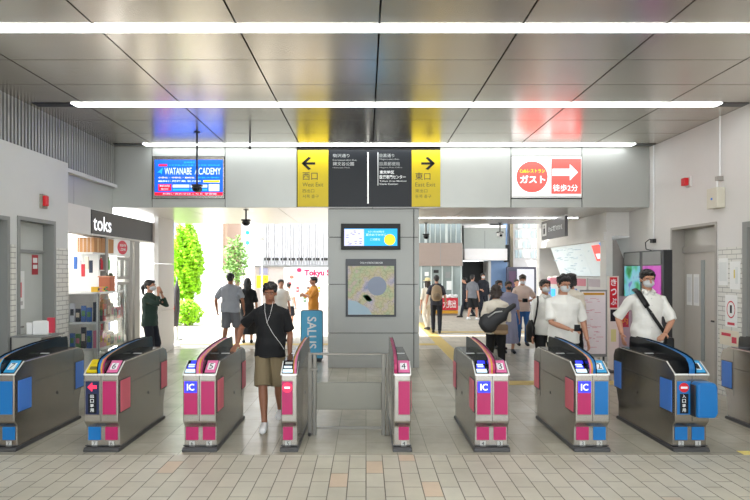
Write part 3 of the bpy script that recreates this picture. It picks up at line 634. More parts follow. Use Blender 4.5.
for k in range(5):
    i = (1, 5, 0, 2, 8)[k]; xx = -4.67 + 0.062 * k; z = 1.78 - 0.06 * (k % 3)
    q = root('hanging_pack', (xx, 8.95, z), '%s goods pack hanging under the kiosk sign, %s from the wall' % (PN[i], ['first', 'second', 'third', 'fourth', 'fifth'][k]), 'packet', 'goods hanging under the kiosk sign')
    box('pack', PM[i], q, xx - 0.026, xx + 0.026, 8.99, 9.015, z, z + 0.2, 0.004); MB().cyl((xx, 9.0, z + 0.2), (xx, 9.0, 2.326), 0.003, 6).build('cord', M_kiosk, q)
# things on the cabinet
q = root('planter_box', (-4.15, 8.98, 1.43), 'terracotta coloured box on top of the display cabinet', 'box'); box('box_body', mat('terracotta', lin(190, 110, 80), 0.6), q, -4.24, -4.06, 8.88, 9.08, 1.43, 1.65, 0.01); box('box_rim', mat('terracotta_light', lin(215, 150, 120), 0.6), q, -4.25, -4.05, 8.87, 9.09, 1.65, 1.67)
q = root('potted_plant', (-4.2, 9.2, 1.43), 'dark leafy potted plant on the far end of the display cabinet', 'plant')
MB().tube([(-4.2, 9.2, 1.43), (-4.2, 9.2, 1.58)], [0.05, 0.07], 12).build('pot', PM[5], q)
mb = MB()
for k in range(70):
    a = rg.uniform(0, 6.28); l = rg.uniform(0.08, 0.2); p = Vector((-4.2, 9.2, 1.58)); d = Vector((math.cos(a), math.sin(a), rg.uniform(0.2, 1.6))).normalized(); e = p + d * l; sd = d.cross(Vector((0, 0, 1))).normalized() * 0.02
    mb.add([p, e * 0.5 + p * 0.5 + sd, e, e * 0.5 + p * 0.5 - sd], [(0, 1, 2, 3)])
mb.build('leaves', mat('leaf_dark', lin(70, 80, 60), 0.5), q)
# tall open shelf with lit edge
r = root('lit_shelf', (-4.6, 9.6, 0), 'tall bright shelf of bottles beside the kiosk window', 'shelf')
box('side_panel', M_kiosk, r, -4.75, -4.45, 9.32, 9.35, 0, 2.05); box('side_panel', M_kiosk, r, -4.75, -4.45, 9.9, 9.93, 0, 2.05); box('light_tube', M_shoplight, r, -4.44, -4.41, 9.86, 9.9, 0.3, 2.0); box('back_panel', M_kiosk, r, -4.78, -4.75, 9.32, 9.93, 0, 2.05)
for z in (0.35, 0.7, 1.05, 1.4, 1.75): box('shelf', M_kiosk, r, -4.75, -4.45, 9.35, 9.86, z, z + 0.02)
for zi, z in enumerate((0.72, 1.07, 1.42, 1.77)):
    for k in range(5):
        i = rg.randrange(9); yy = 9.42 + k * 0.09
        q = root('bottle', (-4.5, yy, z), '%s bottle on the %s tier of the lit kiosk shelf, %s from the near end' % (PN[i], ['lowest', 'second', 'third', 'top'][zi], ['first', 'second', 'third', 'fourth', 'fifth'][k]), 'bottle', 'bottles on the lit kiosk shelf')
        MB().tube([(-4.5, yy, z), (-4.5, yy, z + 0.15), (-4.5, yy, z + 0.18), (-4.5, yy, z + 0.2)], [0.032, 0.032, 0.013, 0.013], 10).build('bottle_body', PM[i], q, smooth=True); MB().cyl((-4.5, yy, z + 0.2), (-4.5, yy, z + 0.22), 0.014, 8).build('cap', PM[(i + 2) % 9], q)
for k, (a, b, l) in enumerate(((9.15, 9.4, 'brown cardboard carton on the kiosk top shelf, nearer one'), (9.42, 9.86, 'wide brown cardboard carton on the kiosk top shelf beside the red sign'))):
    q = root('carton', (-4.6, a, 2.06), l, 'box', 'cartons on the kiosk top shelf'); box('carton_body', M_brownbox, q, -4.72, -4.44, a, b, 2.06, 2.3, 0.004); box('tape', mat('tape', lin(205, 170, 120), 0.4), q, -4.44, -4.437, (a + b) / 2 - 0.02, (a + b) / 2 + 0.02, 2.06, 2.3)
struct(box('trim_shop_shelf', M_kiosk, None, -4.76, -4.44, 9.1, 9.93, 2.03, 2.055))
# sliding window / door of the kiosk
r = root('kiosk_door', (XL - 0.06, 10.2, 0), 'glazed sliding door of the kiosk with grey metal frame', 'door')
for (a, b, za, zb) in ((9.95, 10.5, 1.6, 2.0), (9.95, 10.5, 0.05, 1.55)):
    mb = MB().box(XL - 0.08, XL - 0.03, a, a + 0.05, za, zb).box(XL - 0.08, XL - 0.03, b - 0.05, b, za, zb).box(XL - 0.08, XL - 0.03, a + 0.05, b - 0.05, za, za + 0.05).box(XL - 0.08, XL - 0.03, a + 0.05, b - 0.05, zb - 0.05, zb).box(XL - 0.08, XL - 0.03, (a + b) / 2 - 0.02, (a + b) / 2 + 0.02, za + 0.05, zb - 0.05)
    f = mb.build('frame', M_shopframe, r); box('glass', M_glass, f, XL - 0.058, XL - 0.052, a + 0.05, b - 0.05, za + 0.05, zb - 0.05)
packs(-4.9, 9.95, 10.5, 0.9, 5, 0.1, 0.25, 'the counter behind the kiosk door'); box('counter_top', M_kiosk, tag(root('kiosk_counter', (-4.9, 10.2, 0), 'white counter just behind the kiosk sliding door', 'counter'), None), -5.1, -4.7, 9.95, 10.55, 0.87, 0.9)
box('counter_body', M_kiosk, bpy.data.objects['kiosk_counter'], -5.08, -4.72, 9.97, 10.53, 0, 0.87)
r = root('round_notice', (XL - 0.03, 10.1, 2.04), 'round red notice with white text on white board under the kiosk fascia', 'sign')
box('board', mat('board_white', (0.9, 0.9, 0.9), 0.4), r, XL - 0.06, XL - 0.025, 9.85, 10.5, 2.02, 2.32)
n = 24; MB().prism([(10.17 + 0.2 * math.cos(2 * PI * k / n), 2.175 + 0.125 * math.sin(2 * PI * k / n)) for k in range(n)], 'x', XL - 0.025, XL - 0.018).build('red_badge', mat('notice_red', lin(225, 15, 60), 0.4), r)
for i, st in enumerate(('お忘れ物', 'ご案内所')): text('lettering', st, (XL - 0.016, 10.05, 2.19 - 0.075 * i), (0, 1, 0), UZ, w=0.24, h=0.05, m=M_white, parent=r, bold=0.03)
# left wall fittings
r = root('alarm_lamp', (XL, 7.53, 2.7), 'small red alarm lamp high on the left wall', 'alarm'); D_ = 4.4 * 560 / 324
box('red_lens', M_red, r, XL + 0.03, XL + 0.08, D_ - 0.04, D_ + 0.03, 2.63, 2.77, 0.01); box('base', mat('alarm_base', (0.3, 0.27, 0.22), 0.5), r, XL, XL + 0.03, D_ - 0.06, D_ + 0.08, 2.6, 2.79)
def sheet(nm, label, cat, side, ya, yb, za, zb, m, marks=(), d=0.004, group=None, X=None):
    X = (XL if side < 0 else XR) if X is None else X; s_ = 1 if side < 0 else -1
    q = root(nm, (X, (ya + yb) / 2, za), label, cat, group); box('paper', m, q, X + s_ * 0.001, X + s_ * d, ya, yb, za, zb)
    for (a, b, c, e, mk) in marks: box('print', mk, q, X + s_ * d, X + s_ * (d + 0.0015), ya + (yb - ya) * a, ya + (yb - ya) * b, za + (zb - za) * c, za + (zb - za) * e)
    return q
M_paper = mat('paper', (0.82, 0.82, 0.80), 0.6); M_print = mat('print_grey', (0.45, 0.43, 0.42), 0.6); M_printr = mat('print_red', lin(205, 60, 80), 0.6)
XD = XL - 0.148
sheet('poster', 'white poster with a faint red figure on the left grey door', 'poster', -1, 7.2, 7.45, 1.25, 1.75, M_paper, ((0.25, 0.75, 0.3, 0.7, M_printr), (0.15, 0.85, 0.1, 0.2, M_print)), X=XD)
q = sheet('warning_sign', 'small red warning sign on the upper right of the left grey door', 'sign', -1, 7.62, 7.76, 1.7, 1.97, mat('sign_red', lin(170, 40, 50), 0.5), ((0.15, 0.85, 0.6, 0.85, M_paper), (0.15, 0.85, 0.3, 0.5, M_paper)), X=XD)
# low grey unit by the left wall
r = root('floor_cabinet', (-4.2, 6.95, 0), 'low grey cabinet with black side by the left wall behind the gates', 'cabinet')
box('body', mat('cabinet_grey', (0.40, 0.39, 0.35), 0.5), r, -4.37, -4.0, 6.9, 7.3, 0, 0.93, 0.008); box('black_side', M_blk, r, -4.395, -4.37, 6.9, 7.3, 0, 0.93); box('top_plate', M_frame, r, -4.38, -3.93, 6.89, 7.31, 0.93, 0.945)
q = root('leaflet_rack', (-4.2, 7.1, 0.945), 'white leaflet holder with red flyers on the low grey cabinet', 'leaflet holder'); box('holder', M_paper, q, -4.2, -4.0, 7.05, 7.15, 0.945, 1.12, 0.01); box('flyer', M_printr, q, -4.02, -3.94, 7.06, 7.1, 0.97, 1.16); box('flyer', M_paper, q, -4.28, -4.21, 7.06, 7.1, 0.95, 1.1)
# ================================================================== RIGHT WALL FITTINGS
r = root('alarm_lamp', (XR, 8.72, 3.1), 'small red alarm lamp high on the right wall above the beige door', 'alarm'); D_ = 5.04 * 560 / 323
box('red_lens', M_red, r, XR - 0.10, XR - 0.03, D_ - 0.05, D_ + 0.05, 3.08, 3.2, 0.01); box('base', M_wallR, r, XR - 0.03, XR, D_ - 0.07, D_ + 0.07, 3.06, 3.22)
r = root('control_box', (XR, 7.95, 2.7), 'beige electrical box on the right wall with a conduit rising from it', 'box'); D_ = 5.04 * 560 / 354
box('housing', mat('box_beige', (0.62, 0.58, 0.48), 0.5), r, XR - 0.12, XR, D_ - 0.12, D_ + 0.12, 2.64, 2.93, 0.008); box('label', M_blueS, r, XR - 0.122, XR - 0.12, D_ - 0.02, D_ + 0.02, 2.76, 2.79)
MB().tube([(XR - 0.05, D_ - 0.02, 2.93), (XR - 0.05, D_ - 0.02, 3.05), (XR - 0.02, D_ - 0.03, 3.1), (XR - 0.02, D_ - 0.03, ZC - 0.002)], 0.012, 8).build('conduit', M_white, r); box('junction', M_frameR, r, XR - 0.08, XR - 0.002, D_ - 0.08, D_ - 0.01, 3.03, 3.09)
r = root('wall_conduit', (XR, 9.75, 2.2), 'thin vertical white conduit with looped black cable on the right wall', 'cable')
MB().cyl((XR - 0.02, 9.77, 2.3), (XR - 0.02, 9.77, 3.94), 0.012, 8).build('conduit', M_white, r)
MB().tube([(XR - 0.02, 9.77, 2.3), (XR - 0.05, 9.85, 2.31), (XR - 0.05, 10.0, 2.26), (XR - 0.05, 9.98, 2.14), (XR - 0.05, 9.8, 2.11)], 0.008, 8).build('cable', M_blk, r, smooth=True); box('socket', M_blk, r, XR - 0.06, XR - 0.002, 9.72, 9.82, 2.24, 2.31)
sheet('notice_sheet', 'white notice sheet on the right tiled wall, upper left of three', 'notice', 1, 7.78, 7.98, 1.55, 1.93, M_paper, ((0.1, 0.9, 0.15, 0.85, mat('print_pale', (0.7, 0.72, 0.7), 0.6)),), d=0.018)
sheet('notice_sheet', 'white notice sheet with yellow mark on the right tiled wall', 'notice', 1, 7.52, 7.73, 1.5, 1.88, M_paper, ((0.2, 0.45, 0.2, 0.8, mat('print_pale', (0.7, 0.72, 0.7), 0.6)), (0.5, 0.6, 0.4, 0.7, M_yel)), d=0.018)
q = sheet('prohibition_notice', 'white notice with a red prohibition ring on the right tiled wall', 'notice', 1, 7.58, 7.83, 0.98, 1.42, M_paper, ((0.2, 0.8, 0.06, 0.14, M_printr),), d=0.018)
n = 28; mb = MB(); cy, cz = 7.705, 1.22
o_ = [(cy + 0.09 * math.cos(2 * PI * k / n), cz + 0.12 * math.sin(2 * PI * k / n)) for k in range(n)]; i_ = [(cy + 0.077 * math.cos(2 * PI * k / n), cz + 0.102 * math.sin(2 * PI * k / n)) for k in range(n)]
for k in range(n): mb.add([(XR - 0.020, *o_[k]), (XR - 0.020, *o_[(k + 1) % n]), (XR - 0.020, *i_[(k + 1) % n]), (XR - 0.020, *i_[k])], [(0, 1, 2, 3)])
mb.build('red_ring', M_printr, q); box('figure', M_black, q, XR - 0.0205, XR - 0.019, 7.685, 7.725, 1.17, 1.28)
sheet('notice_sheet', 'low cream notice with red print near the floor of the right tiled wall', 'notice', 1, 7.55, 7.95, 0.72, 0.93, mat('paper_cream', (0.75, 0.68, 0.55), 0.6), ((0.1, 0.35, 0.2, 0.6, M_printr), (0.4, 0.9, 0.6, 0.8, M_printr)), d=0.018)
XD = XR + 0.198
for k, l in enumerate(('farther', 'nearer')):
    sheet('door_notice', 'white sheet on the beige door, %s of the pair' % l, 'notice', 1, 8.8 + (0.19 if k == 0 else 0), 8.95 + (0.19 if k == 0 else 0), 1.2, 1.7, M_paper, ((0.15, 0.85, 0.1, 0.9, mat('print_faint', (0.72, 0.72, 0.72), 0.6)),), X=XD, group='sheets taped to the beige door')
# digital signage on the wall
r = root('digital_signage', (4.96, 9.9, 0), 'tall dark double digital signage with green and magenta screens on right wall', 'screen')
box('housing', mat('signage_black', (0.035, 0.035, 0.038), 0.35), r, 4.88, XR - 0.002, 9.2, 10.62, 0, 2.1, 0.01)
def prog_screen(nm, cols_, scale, par, *b_):
    m = bpy.data.materials.new(nm); m.use_nodes = True; t = m.node_tree; b = t.nodes['Principled BSDF']; tc = t.nodes.new('ShaderNodeTexCoord'); n = t.nodes.new('ShaderNodeTexNoise'); n.inputs['Scale'].default_value = scale; n.inputs['Detail'].default_value = 2
    cr = t.nodes.new('ShaderNodeValToRGB'); e = cr.color_ramp; e.elements[0].position = 0.3; e.elements[0].color = (*cols_[0], 1); e.elements[1].position = 0.7; e.elements[1].color = (*cols_[-1], 1)
    for i, c in enumerate(cols_[1:-1]): q = e.elements.new(0.3 + 0.4 * (i + 1) / (len(cols_) - 1)); q.color = (*c, 1)
    t.links.new(tc.outputs['Object'], n.inputs[0]); t.links.new(n.outputs[0], cr.inputs[0]); t.links.new(cr.outputs[0], b.inputs['Emission Color']); b.inputs['Emission Strength'].default_value = 0.75 * SCR; b.inputs['Base Color'].default_value = (0, 0, 0, 1)
    return box('screen', m, par, *b_)
s1 = prog_screen('screen_garden', [lin(20, 130, 60), lin(80, 200, 140), lin(130, 215, 235), lin(160, 225, 240), lin(110, 60, 200)], 3.5, r, 4.872, 4.88, 9.97, 10.56, 0.25, 1.84)
s2 = prog_screen('screen_magenta', [lin(250, 150, 235), lin(225, 70, 205), lin(235, 105, 215), lin(150, 40, 170)], 3, r, 4.872, 4.88, 9.26, 9.86, 0.25, 1.84)
box('bezel', M_frame, r, 4.868, 4.88, 9.26, 9.86, 1.86, 2.08); box('bezel', M_frame, r, 4.868, 4.88, 9.97, 10.56, 1.86, 2.08)
# ---- ticket machine recess
XT = 4.6
M_tw = mat('ticket_wall', (0.70, 0.675, 0.64), 0.5); M_tdk = mat('ticket_dark_brown', (0.30, 0.27, 0.25), 0.5)  # second one: dark brown of the slanted side panel
struct(MB().box(XT, XR + 0.2, 10.72, 11.05, 2.42, 2.88).box(XT, XR + 0.2, 11.05, 14.85, 2.42, 2.88).box(XT - 0.06, XT + 0.1, 10.7, 14.9, 2.34, 2.5).build('wall_ticket_fascia', M_tw))
struct(box('wall_ticket_post', M_tw, None, XT, XT + 0.12, 10.72, 11.0, 0, 2.34))
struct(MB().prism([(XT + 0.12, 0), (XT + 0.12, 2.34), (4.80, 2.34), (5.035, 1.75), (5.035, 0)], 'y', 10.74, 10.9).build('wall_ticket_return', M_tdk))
struct(box('wall_ticket_back', M_tw, None, 5.5, 5.6, 10.9, 14.9, 0, 2.88)); struct(box('wall_ticket_end', M_tw, None, XT, 5.6, 14.85, 15.1, 0, 4.2)); struct(box('wall_ticket_counter', M_tw, None, 4.955, 5.5, 11.0, 14.85, 0, 1.62))
struct(box('ceiling_ticket', M_tw, None, XT, 5.6, 10.9, 14.9, 2.88, 2.9))
r = root('fare_chart', (4.95, 12.7, 1.65), 'long tilted white fare chart above the ticket machines', 'chart')
a = 0.3
def fare(y0, y1, m, off=0.0, t0=0.0, t1=1.0, nm='chart_face'):
    p0 = Vector((4.98, 0, 1.64)); p1 = Vector((4.72, 0, 2.36)); n = Vector((-(p1.z - p0.z), 0, (p1.x - p0.x))).normalized(); A = p0 + (p1 - p0) * t0 + n * off; B_ = p0 + (p1 - p0) * t1 + n * off; th = n * 0.01
    Y0, Y1 = Vector((0, y0, 0)), Vector((0, y1, 0))
    return MB().add([A + Y0, A + Y1, B_ + Y1, B_ + Y0, A + Y0 + th, A + Y1 + th, B_ + Y1 + th, B_ + Y0 + th], [(0, 1, 2, 3), (4, 7, 6, 5), (0, 4, 5, 1), (1, 5, 6, 2), (2, 6, 7, 3), (3, 7, 4, 0)])
M_chart = mat('chart_lit', (0.80, 0.88, 0.90), emit=0.25)
for i, (y0, y1) in enumerate(((11.1, 12.3), (12.32, 13.2), (13.22, 14.3))): fare(y0, y1, None).build('chart_face', M_chart, r)
fare(11.35, 11.75, None, 0.011, 0.45, 0.9).build('red_block', M_gred, r); fare(11.1, 11.33, None, 0.011, 0.6, 0.95).build('blue_block', M_adcyan, r); fare(11.45, 11.65, None, 0.022, 0.52, 0.66).build('white_block', M_gwhite, r)
mb = MB()
for k in range(40):
    y = rg.uniform(11.9, 14.2); t0 = rg.uniform(0.08, 0.9); fare(y, y + rg.uniform(0.05, 0.3), None, 0.011, t0, t0 + 0.02).build('chart_print', mat('chart_grey', (0.45, 0.55, 0.6), emit=0.5), r)
# ticket machines
for k in range(4):
    y0 = 11.15 + k * 0.9
    q = root('ticket_machine', (4.85, y0 + 0.4, 0), 'ticket machine with pink header and posters in the right recess, %s from the concourse' % ('first', 'second', 'third', 'fourth')[k], 'ticket machine', 'ticket machines under the fare chart')
    box('body', M_tw, q, 4.75, 4.95, y0, y0 + 0.82, 0, 1.6, 0.01); box('header', mat('header_rose', lin(205, 120, 135), 0.5) if k % 2 else mat('header_pale', lin(190, 175, 180), 0.5), q, 4.742, 4.75, y0 + 0.05, y0 + 0.77, 1.42, 1.58)
    box('touch_screen', M_adcyan, q, 4.74, 4.75, y0 + 0.2, y0 + 0.5, 1.1, 1.3); box('poster', M_blueS, q, 4.742, 4.75, y0 + 0.55, y0 + 0.75, 1.05, 1.35); box('coin_tray', M_steel_dk, q, 4.70, 4.75, y0 + 0.2, y0 + 0.6, 0.8, 0.86)
r = root('fill_lamp', (5.0, 12.8, 2.84), 'long lamp added above the fare chart to brighten the ticket recess', 'lamp'); box('tube', M_shoplight, r, 4.72, 4.82, 11.2, 14.6, 2.845, 2.865); box('housing', M_tw, r, 4.69, 4.85, 11.15, 14.65, 2.865, 2.879)  # lamp added to brighten the recess and the fare chart
r = root('soffit_light', (2.9, 11.9, 2.86), 'thin light strip along the soffit over the right exit', 'ceiling light'); box('diffuser', M_tube, r, 1.0, 4.5, 11.88, 11.93, 2.87, 2.878); box('end_cap', M_cap, r, 0.96, 1.0, 11.87, 11.94, 2.868, 2.878); box('end_cap', M_cap, r, 4.5, 4.54, 11.87, 11.94, 2.868, 2.878)
# facility sign hanging from the soffit
r = root('facility_sign', (4.0, 11.9, 2.45), 'dark grey hanging facility sign with white pictograms at the right passage', 'sign')
box('board', mat('facility_grey', (0.13, 0.125, 0.13), 0.4), r, 3.98, 4.04, 11.2, 12.7, 2.45, 2.86, 0.004)
box('pictogram_panel', M_white, r, 3.975, 3.98, 12.35, 12.62, 2.53, 2.80); MB().ell((3.974, 12.49, 2.74), (0.003, 0.03, 0.03)).build('pictogram', M_black, r); box('pictogram', M_black, r, 3.971, 3.975, 12.44, 12.54, 2.57, 2.7)
text('lettering', 'きっぷ 精算 のりかえ', (3.975, 12.2, 2.6), (0, -1, 0), UZ, w=0.85, h=0.11, m=M_sgnbr, parent=r, bold=0.02)
# standing boards
r = root('notice_stand', (3.98, 9.8, 0), 'white poster stand with a yellow top band in front of the ticket recess', 'sign')
box('frame', M_frame, r, 3.75, 4.22, 9.8, 9.83, 0.25, 1.42, 0.004); s = box('poster', mat('poster_pale', (0.86, 0.80, 0.80), 0.5), r, 3.77, 4.19, 9.793, 9.8, 0.3, 1.39); box('yellow_band', M_orng, s, 3.79, 4.17, 9.79, 9.793, 1.33, 1.37)
mb = MB()
for k in range(26): x = rg.uniform(3.79, 4.05); z = rg.uniform(0.4, 1.28); mb.box(x, x + rg.uniform(0.03, 0.12), 9.790, 9.793, z, z + 0.008)
mb.build('print', mat('print_rose', lin(215, 150, 160), 0.6), s)
for x in (3.8, 4.15): box('leg', M_blk, r, x, x + 0.03, 9.81, 9.83, 0, 0.3)
box('foot', M_blk, r, 3.7, 4.27, 9.6, 10.0, 0.0, 0.03)
r = root('ticket_guide_board', (4.38, 9.9, 0), 'narrow cream standing board with red vertical lettering beside the white poster stand', 'sign')
box('board', mat('board_cream', (0.76, 0.70, 0.60), 0.5), r, 4.29, 4.47, 9.9, 9.96, 0, 1.66, 0.003); s = box('red_label', M_red, r, 4.31, 4.44, 9.895, 9.9, 1.10, 1.64)
for i, chh in enumerate('きっぷ'): text('lettering', chh, (4.375, 9.892, 1.49 - 0.17 * i), UX, UZ, w=0.10, h=0.12, m=M_paper, parent=s, anchor=0.5, bold=0.02)
box('dark_label', M_black, r, 4.32, 4.44, 9.895, 9.9, 0.86, 1.07); box('yellow_label', mat('label_lime', lin(215, 215, 140), 0.5), r, 4.33, 4.42, 9.895, 9.9, 0.5, 0.72)
r = root('ticket_guide_board', (4.62, 9.75, 0), 'dull cream board with dark red lettering just left of the digital signage', 'sign')
box('board', M_frameR, r, 4.50, 4.80, 9.98, 10.03, 0, 1.3, 0.003); s = box('red_label', mat('label_maroon', lin(165, 50, 55), 0.5), r, 4.54, 4.68, 9.975, 9.98, 0.75, 1.14)
for i, chh in enumerate('案内'): text('lettering', chh, (4.61, 9.972, 0.97 - 0.17 * i), UX, UZ, w=0.10, h=0.12, m=M_orng, parent=s, anchor=0.5)
# cameras on rods
def ceil_cam(x, y, zt, zb, body, label, mw=M_blk):
    r = root('security_camera', (x, y, zb), label, 'camera')
    MB().cyl((x, y, zb + 0.1), (x, y, zt - 0.012), 0.016, 10).build('rod', M_cap, r); MB().cyl((x, y, zt - 0.012), (x, y, zt - 0.002), 0.05, 14).build('mount', M_cap, r)
    MB().tube([(x, y - 0.09, zb + 0.03), (x, y - 0.07, zb + 0.05), (x, y + 0.1, zb + 0.06)], [0.04, 0.06, 0.055], 14).build('housing', mw, r, smooth=False); MB().box(x - 0.08, x + 0.08, y - 0.05, y + 0.06, zb + 0.09, zb + 0.12).build('bracket', M_cap, r, 0.01)
    MB().cyl((x, y - 0.1, zb + 0.03), (x, y - 0.085, zb + 0.035), 0.03, 12).build('lens', M_glass_blk, r)
ceil_cam(PX(197, 8.86), 8.86, ZC, 3.0, None, 'black ceiling camera on a long rod in front of the blue screen')
r = root('ceiling_rod', (PX(250, 8.86), 8.86, 3.7), 'short dark rod hanging from the ceiling right of the blue screen', 'rod'); MB().cyl((PX(250, 8.86), 8.86, 3.7), (PX(250, 8.86), 8.86, ZC - 0.002), 0.014, 10).build('rod', M_cap, r); MB().cyl((PX(250, 8.86), 8.86, 3.68), (PX(250, 8.86), 8.86, 3.7), 0.022, 10).build('tip', M_blk, r)
ceil_cam(PX(246, 10.3), 10.3, 2.88, 2.58, None, 'small black camera under the soffit over the left exit')
ceil_cam(PX(426, 13.1), 13.1, 2.88, 2.5, None, 'small dark camera under the soffit at the far edge right of the pillar')
ceil_cam(PX(500, 13.1), 13.1, 2.88, 2.55, None, 'white camera under the soffit over the right exit', M_white)
# standing banner board
r = root('banner_board', (-1.07, 10.9, 0), 'light blue standing board with white vertical letters left of the centre pillar', 'sign')
D_ = 10.9; xa, xb = PX(300.5, D_), PX(323, D_); rr_ = 0.05
pts = [(xa, 0.04), (xb, 0.04)] + [(xb - rr_ + rr_ * math.cos(t), 0.99 - rr_ + rr_ * math.sin(t)) for t in (0, 0.5, 1.0, 1.57)] + [(xa + rr_ + rr_ * math.cos(t), 0.99 - rr_ + rr_ * math.sin(t)) for t in (1.57, 2.1, 2.6, 3.14)]
MB().prism(pts, 'y', D_, D_ + 0.05).build('board_frame', mat('banner_frame', (0.05, 0.07, 0.1), 0.4), r); s = MB().prism(inset(pts, -0.015), 'y', D_ - 0.004, D_).build('panel', mat('banner_blue', lin(84, 172, 214), 0.5), r)
text('lettering', 'SALUS', (xa + 0.13, D_ - 0.007, 0.86), (0, 0, -1), (1, 0, 0), w=0.62, h=0.18, m=M_white, parent=s, bold=0.02)
box('stand', M_blk, r, xa + 0.03, xb - 0.03, D_ - 0.12, D_ + 0.17, 0, 0.04)
# ================================================================== OUTSIDE, EAST (right opening)
def W(name, m, par, D, x0, x1, y0, y1, th=0.1, off=0.0, ref=None):
    """box spanning picture columns x0..x1 and rows y0..y1 measured at distance ref, built at its real place"""
    R_ = ref or D
    return box(name, m, par, PX(x0, R_), PX(x1, R_), D + off, D + off + th, PZ(y1, R_), PZ(y0, R_))
M_e_glass = mat('office_glass', (0.30, 0.36, 0.36), 0.12, 0.2); M_e_band = mat('brown_band', lin(150, 134, 124), 0.45, 0.2, noise=0.03); M_e_mull = mat('mullion_grey', (0.55, 0.6, 0.58), 0.4)
M_e_dark = mat('dark_doorway', (0.012, 0.012, 0.012), 0.7); M_e_white = mat('facade_white', (0.80, 0.77, 0.76), 0.5); M_e_blue = mat('facade_blue', lin(122, 152, 192), 0.5); M_e_grey = mat('facade_grey', lin(160, 164, 158), 0.5)
M_concrete = mat('concrete', (0.50, 0.49, 0.47), 0.7, noise=0.06)
b = root('office_building', (PX(440, 24), 24, 0), 'glass fronted building with a brown metal band, seen right of the pillar', 'building')
box('upper_wall', M_concrete, b, PX(380, 24), PX(462.5, 24), 24.3, 32, 0, 11)
box('brown_band', M_e_band, b, PX(380, 24), PX(462, 24), 23.9, 24.3, PZ(266, 24), PZ(243, 24))
for k in range(4): box('band_joint', M_frame, b, PX(396 + 22 * k, 24) , PX(396 + 22 * k, 24) + 0.02, 23.895, 23.9, PZ(266, 24), PZ(243, 24))
box('upper_glazing', M_e_glass, b, PX(380, 24), PX(461, 24), 24.1, 24.3, PZ(243, 24), PZ(190, 24))
for k in range(16): box('mullion', M_e_mull, b, PX(383 + 5.2 * k, 24), PX(383.8 + 5.2 * k, 24) + (0.07 if k % 4 == 0 else 0), 24.02, 24.1, PZ(243, 24), PZ(190, 24))
box('shop_glazing', mat('shop_glazing', lin(150, 160, 156), 0.15, 0.2), b, PX(380, 24), PX(461, 24), 24.15, 24.3, 0.25, PZ(266, 24)); box('ground_sill', M_concrete, b, PX(380, 24), PX(462, 24), 24.05, 24.3, 0, 0.25)
for x in (421, 431, 442, 452, 461): box('mullion', M_e_mull, b, PX(x, 24), PX(x + 1.2, 24), 24.08, 24.15, 0.25, PZ(266, 24))
for x, p, ww, hh, m in ((425, 272, 4, 4, M_paper), (434, 270, 5, 3, M_e_dark), (446, 272, 5, 6, M_frame), (447, 281, 6, 9, M_paper), (424, 283, 5, 10, M_paper)): box('window_poster', m, b, PX(x, 24), PX(x + ww, 24), 24.12, 24.15, PZ(p + hh, 24), PZ(p, 24))
r = root('bakery_banner', (PX(449, 22), 22, 0), 'red banner with white characters on a low stall by the glass shop front', 'banner')
box('stall', M_e_band, r, PX(421, 22), PX(458, 22), 22.06, 22.4, 0, PZ(300, 22)); box('banner', mat('banner_red', lin(205, 30, 50), 0.5), r, PX(441, 22), PX(458, 22), 22, 22.05, PZ(310, 22), PZ(298, 22)); box('orange_band', M_orng, r, PX(421, 22), PX(458, 22), 22, 22.05, PZ(313.5, 22), PZ(310.5, 22))
box('display_panel', M_frameR, r, PX(421, 22), PX(440, 22), 22, 22.05, PZ(310, 22), PZ(299, 22)); text('lettering', '大売出', (PX(443, 22), 21.99, PZ(308, 22)), UX, UZ, w=PX(456, 22) - PX(443, 22), h=PZ(300, 22) - PZ(308, 22), m=M_paper, parent=r, bold=0.02)
mb = MB()
for k in range(26): mb.ell((rg.uniform(PX(441, 22), PX(457, 22)), 22.2 + rg.uniform(-.1, .1), PZ(298, 22) + rg.uniform(0, 0.1)), (0.07, 0.07, 0.07), 8, 5)
tag(mb.build('white_flowers', M_paper), 'mass of white flowers on top of the stall with the red banner', 'flowers', kind='stuff')
b = root('shop_building', (PX(484, 24.5), 24.5, 0), 'building with blank grey signboard, white awning band and dark entrance', 'building')
box('wall', M_concrete, b, PX(463, 24.5), PX(491, 24.5), 26, 32, 3, 11); box('dark_entrance', M_e_dark, b, PX(463, 24.5), PX(491, 24.5), 25.6, 25.7, 0, PZ(261, 24.5)); box('entrance_pier', M_concrete, b, PX(488.5, 24.5), PX(491, 24.5), 24.5, 26, 0, PZ(261, 24.5))
box('signboard', M_e_grey, b, PX(463.5, 24.5), PX(505, 24.5), 24.4, 24.7, PZ(249, 24.5), PZ(228, 24.5)); box('signboard_frame', M_e_white, b, PX(463.5, 24.5), PX(505, 24.5), 24.35, 24.75, PZ(228, 24.5), PZ(225.5, 24.5)); box('joint', M_frame, b, PX(484, 24.5), PX(484.6, 24.5), 24.39, 24.4, PZ(249, 24.5), PZ(231, 24.5))
box('upper_wall', M_concrete, b, PX(462.5, 24.5), PX(505, 24.5), 24.8, 26, PZ(225, 24.5), 11); box('awning_band', M_e_white, b, PX(463, 24.5), PX(505, 24.5), 24.1, 24.8, PZ(260.5, 24.5), PZ(249, 24.5)); box('blue_wall', M_e_blue, b, PX(491, 24.5), PX(509, 24.5), 24.8, 26, 0, PZ(215, 24.5)); box('dark_side', M_e_dark, b, PX(505.5, 24.5), PX(508, 24.5), 24.3, 24.8, PZ(262, 24.5), PZ(245, 24.5))
b = root('pale_building', (PX(524, 25), 25, 0), 'pale building with large windows and framed dark poster at the far right', 'building')
box('wall', M_e_white, b, PX(510, 25), PX(600, 25), 25, 32, 0, 11)
box('corner_pipe', mat('pipe_olive', lin(120, 110, 90), 0.5), b, PX(509, 25), PX(512, 25), 24.8, 25, 0, 9)
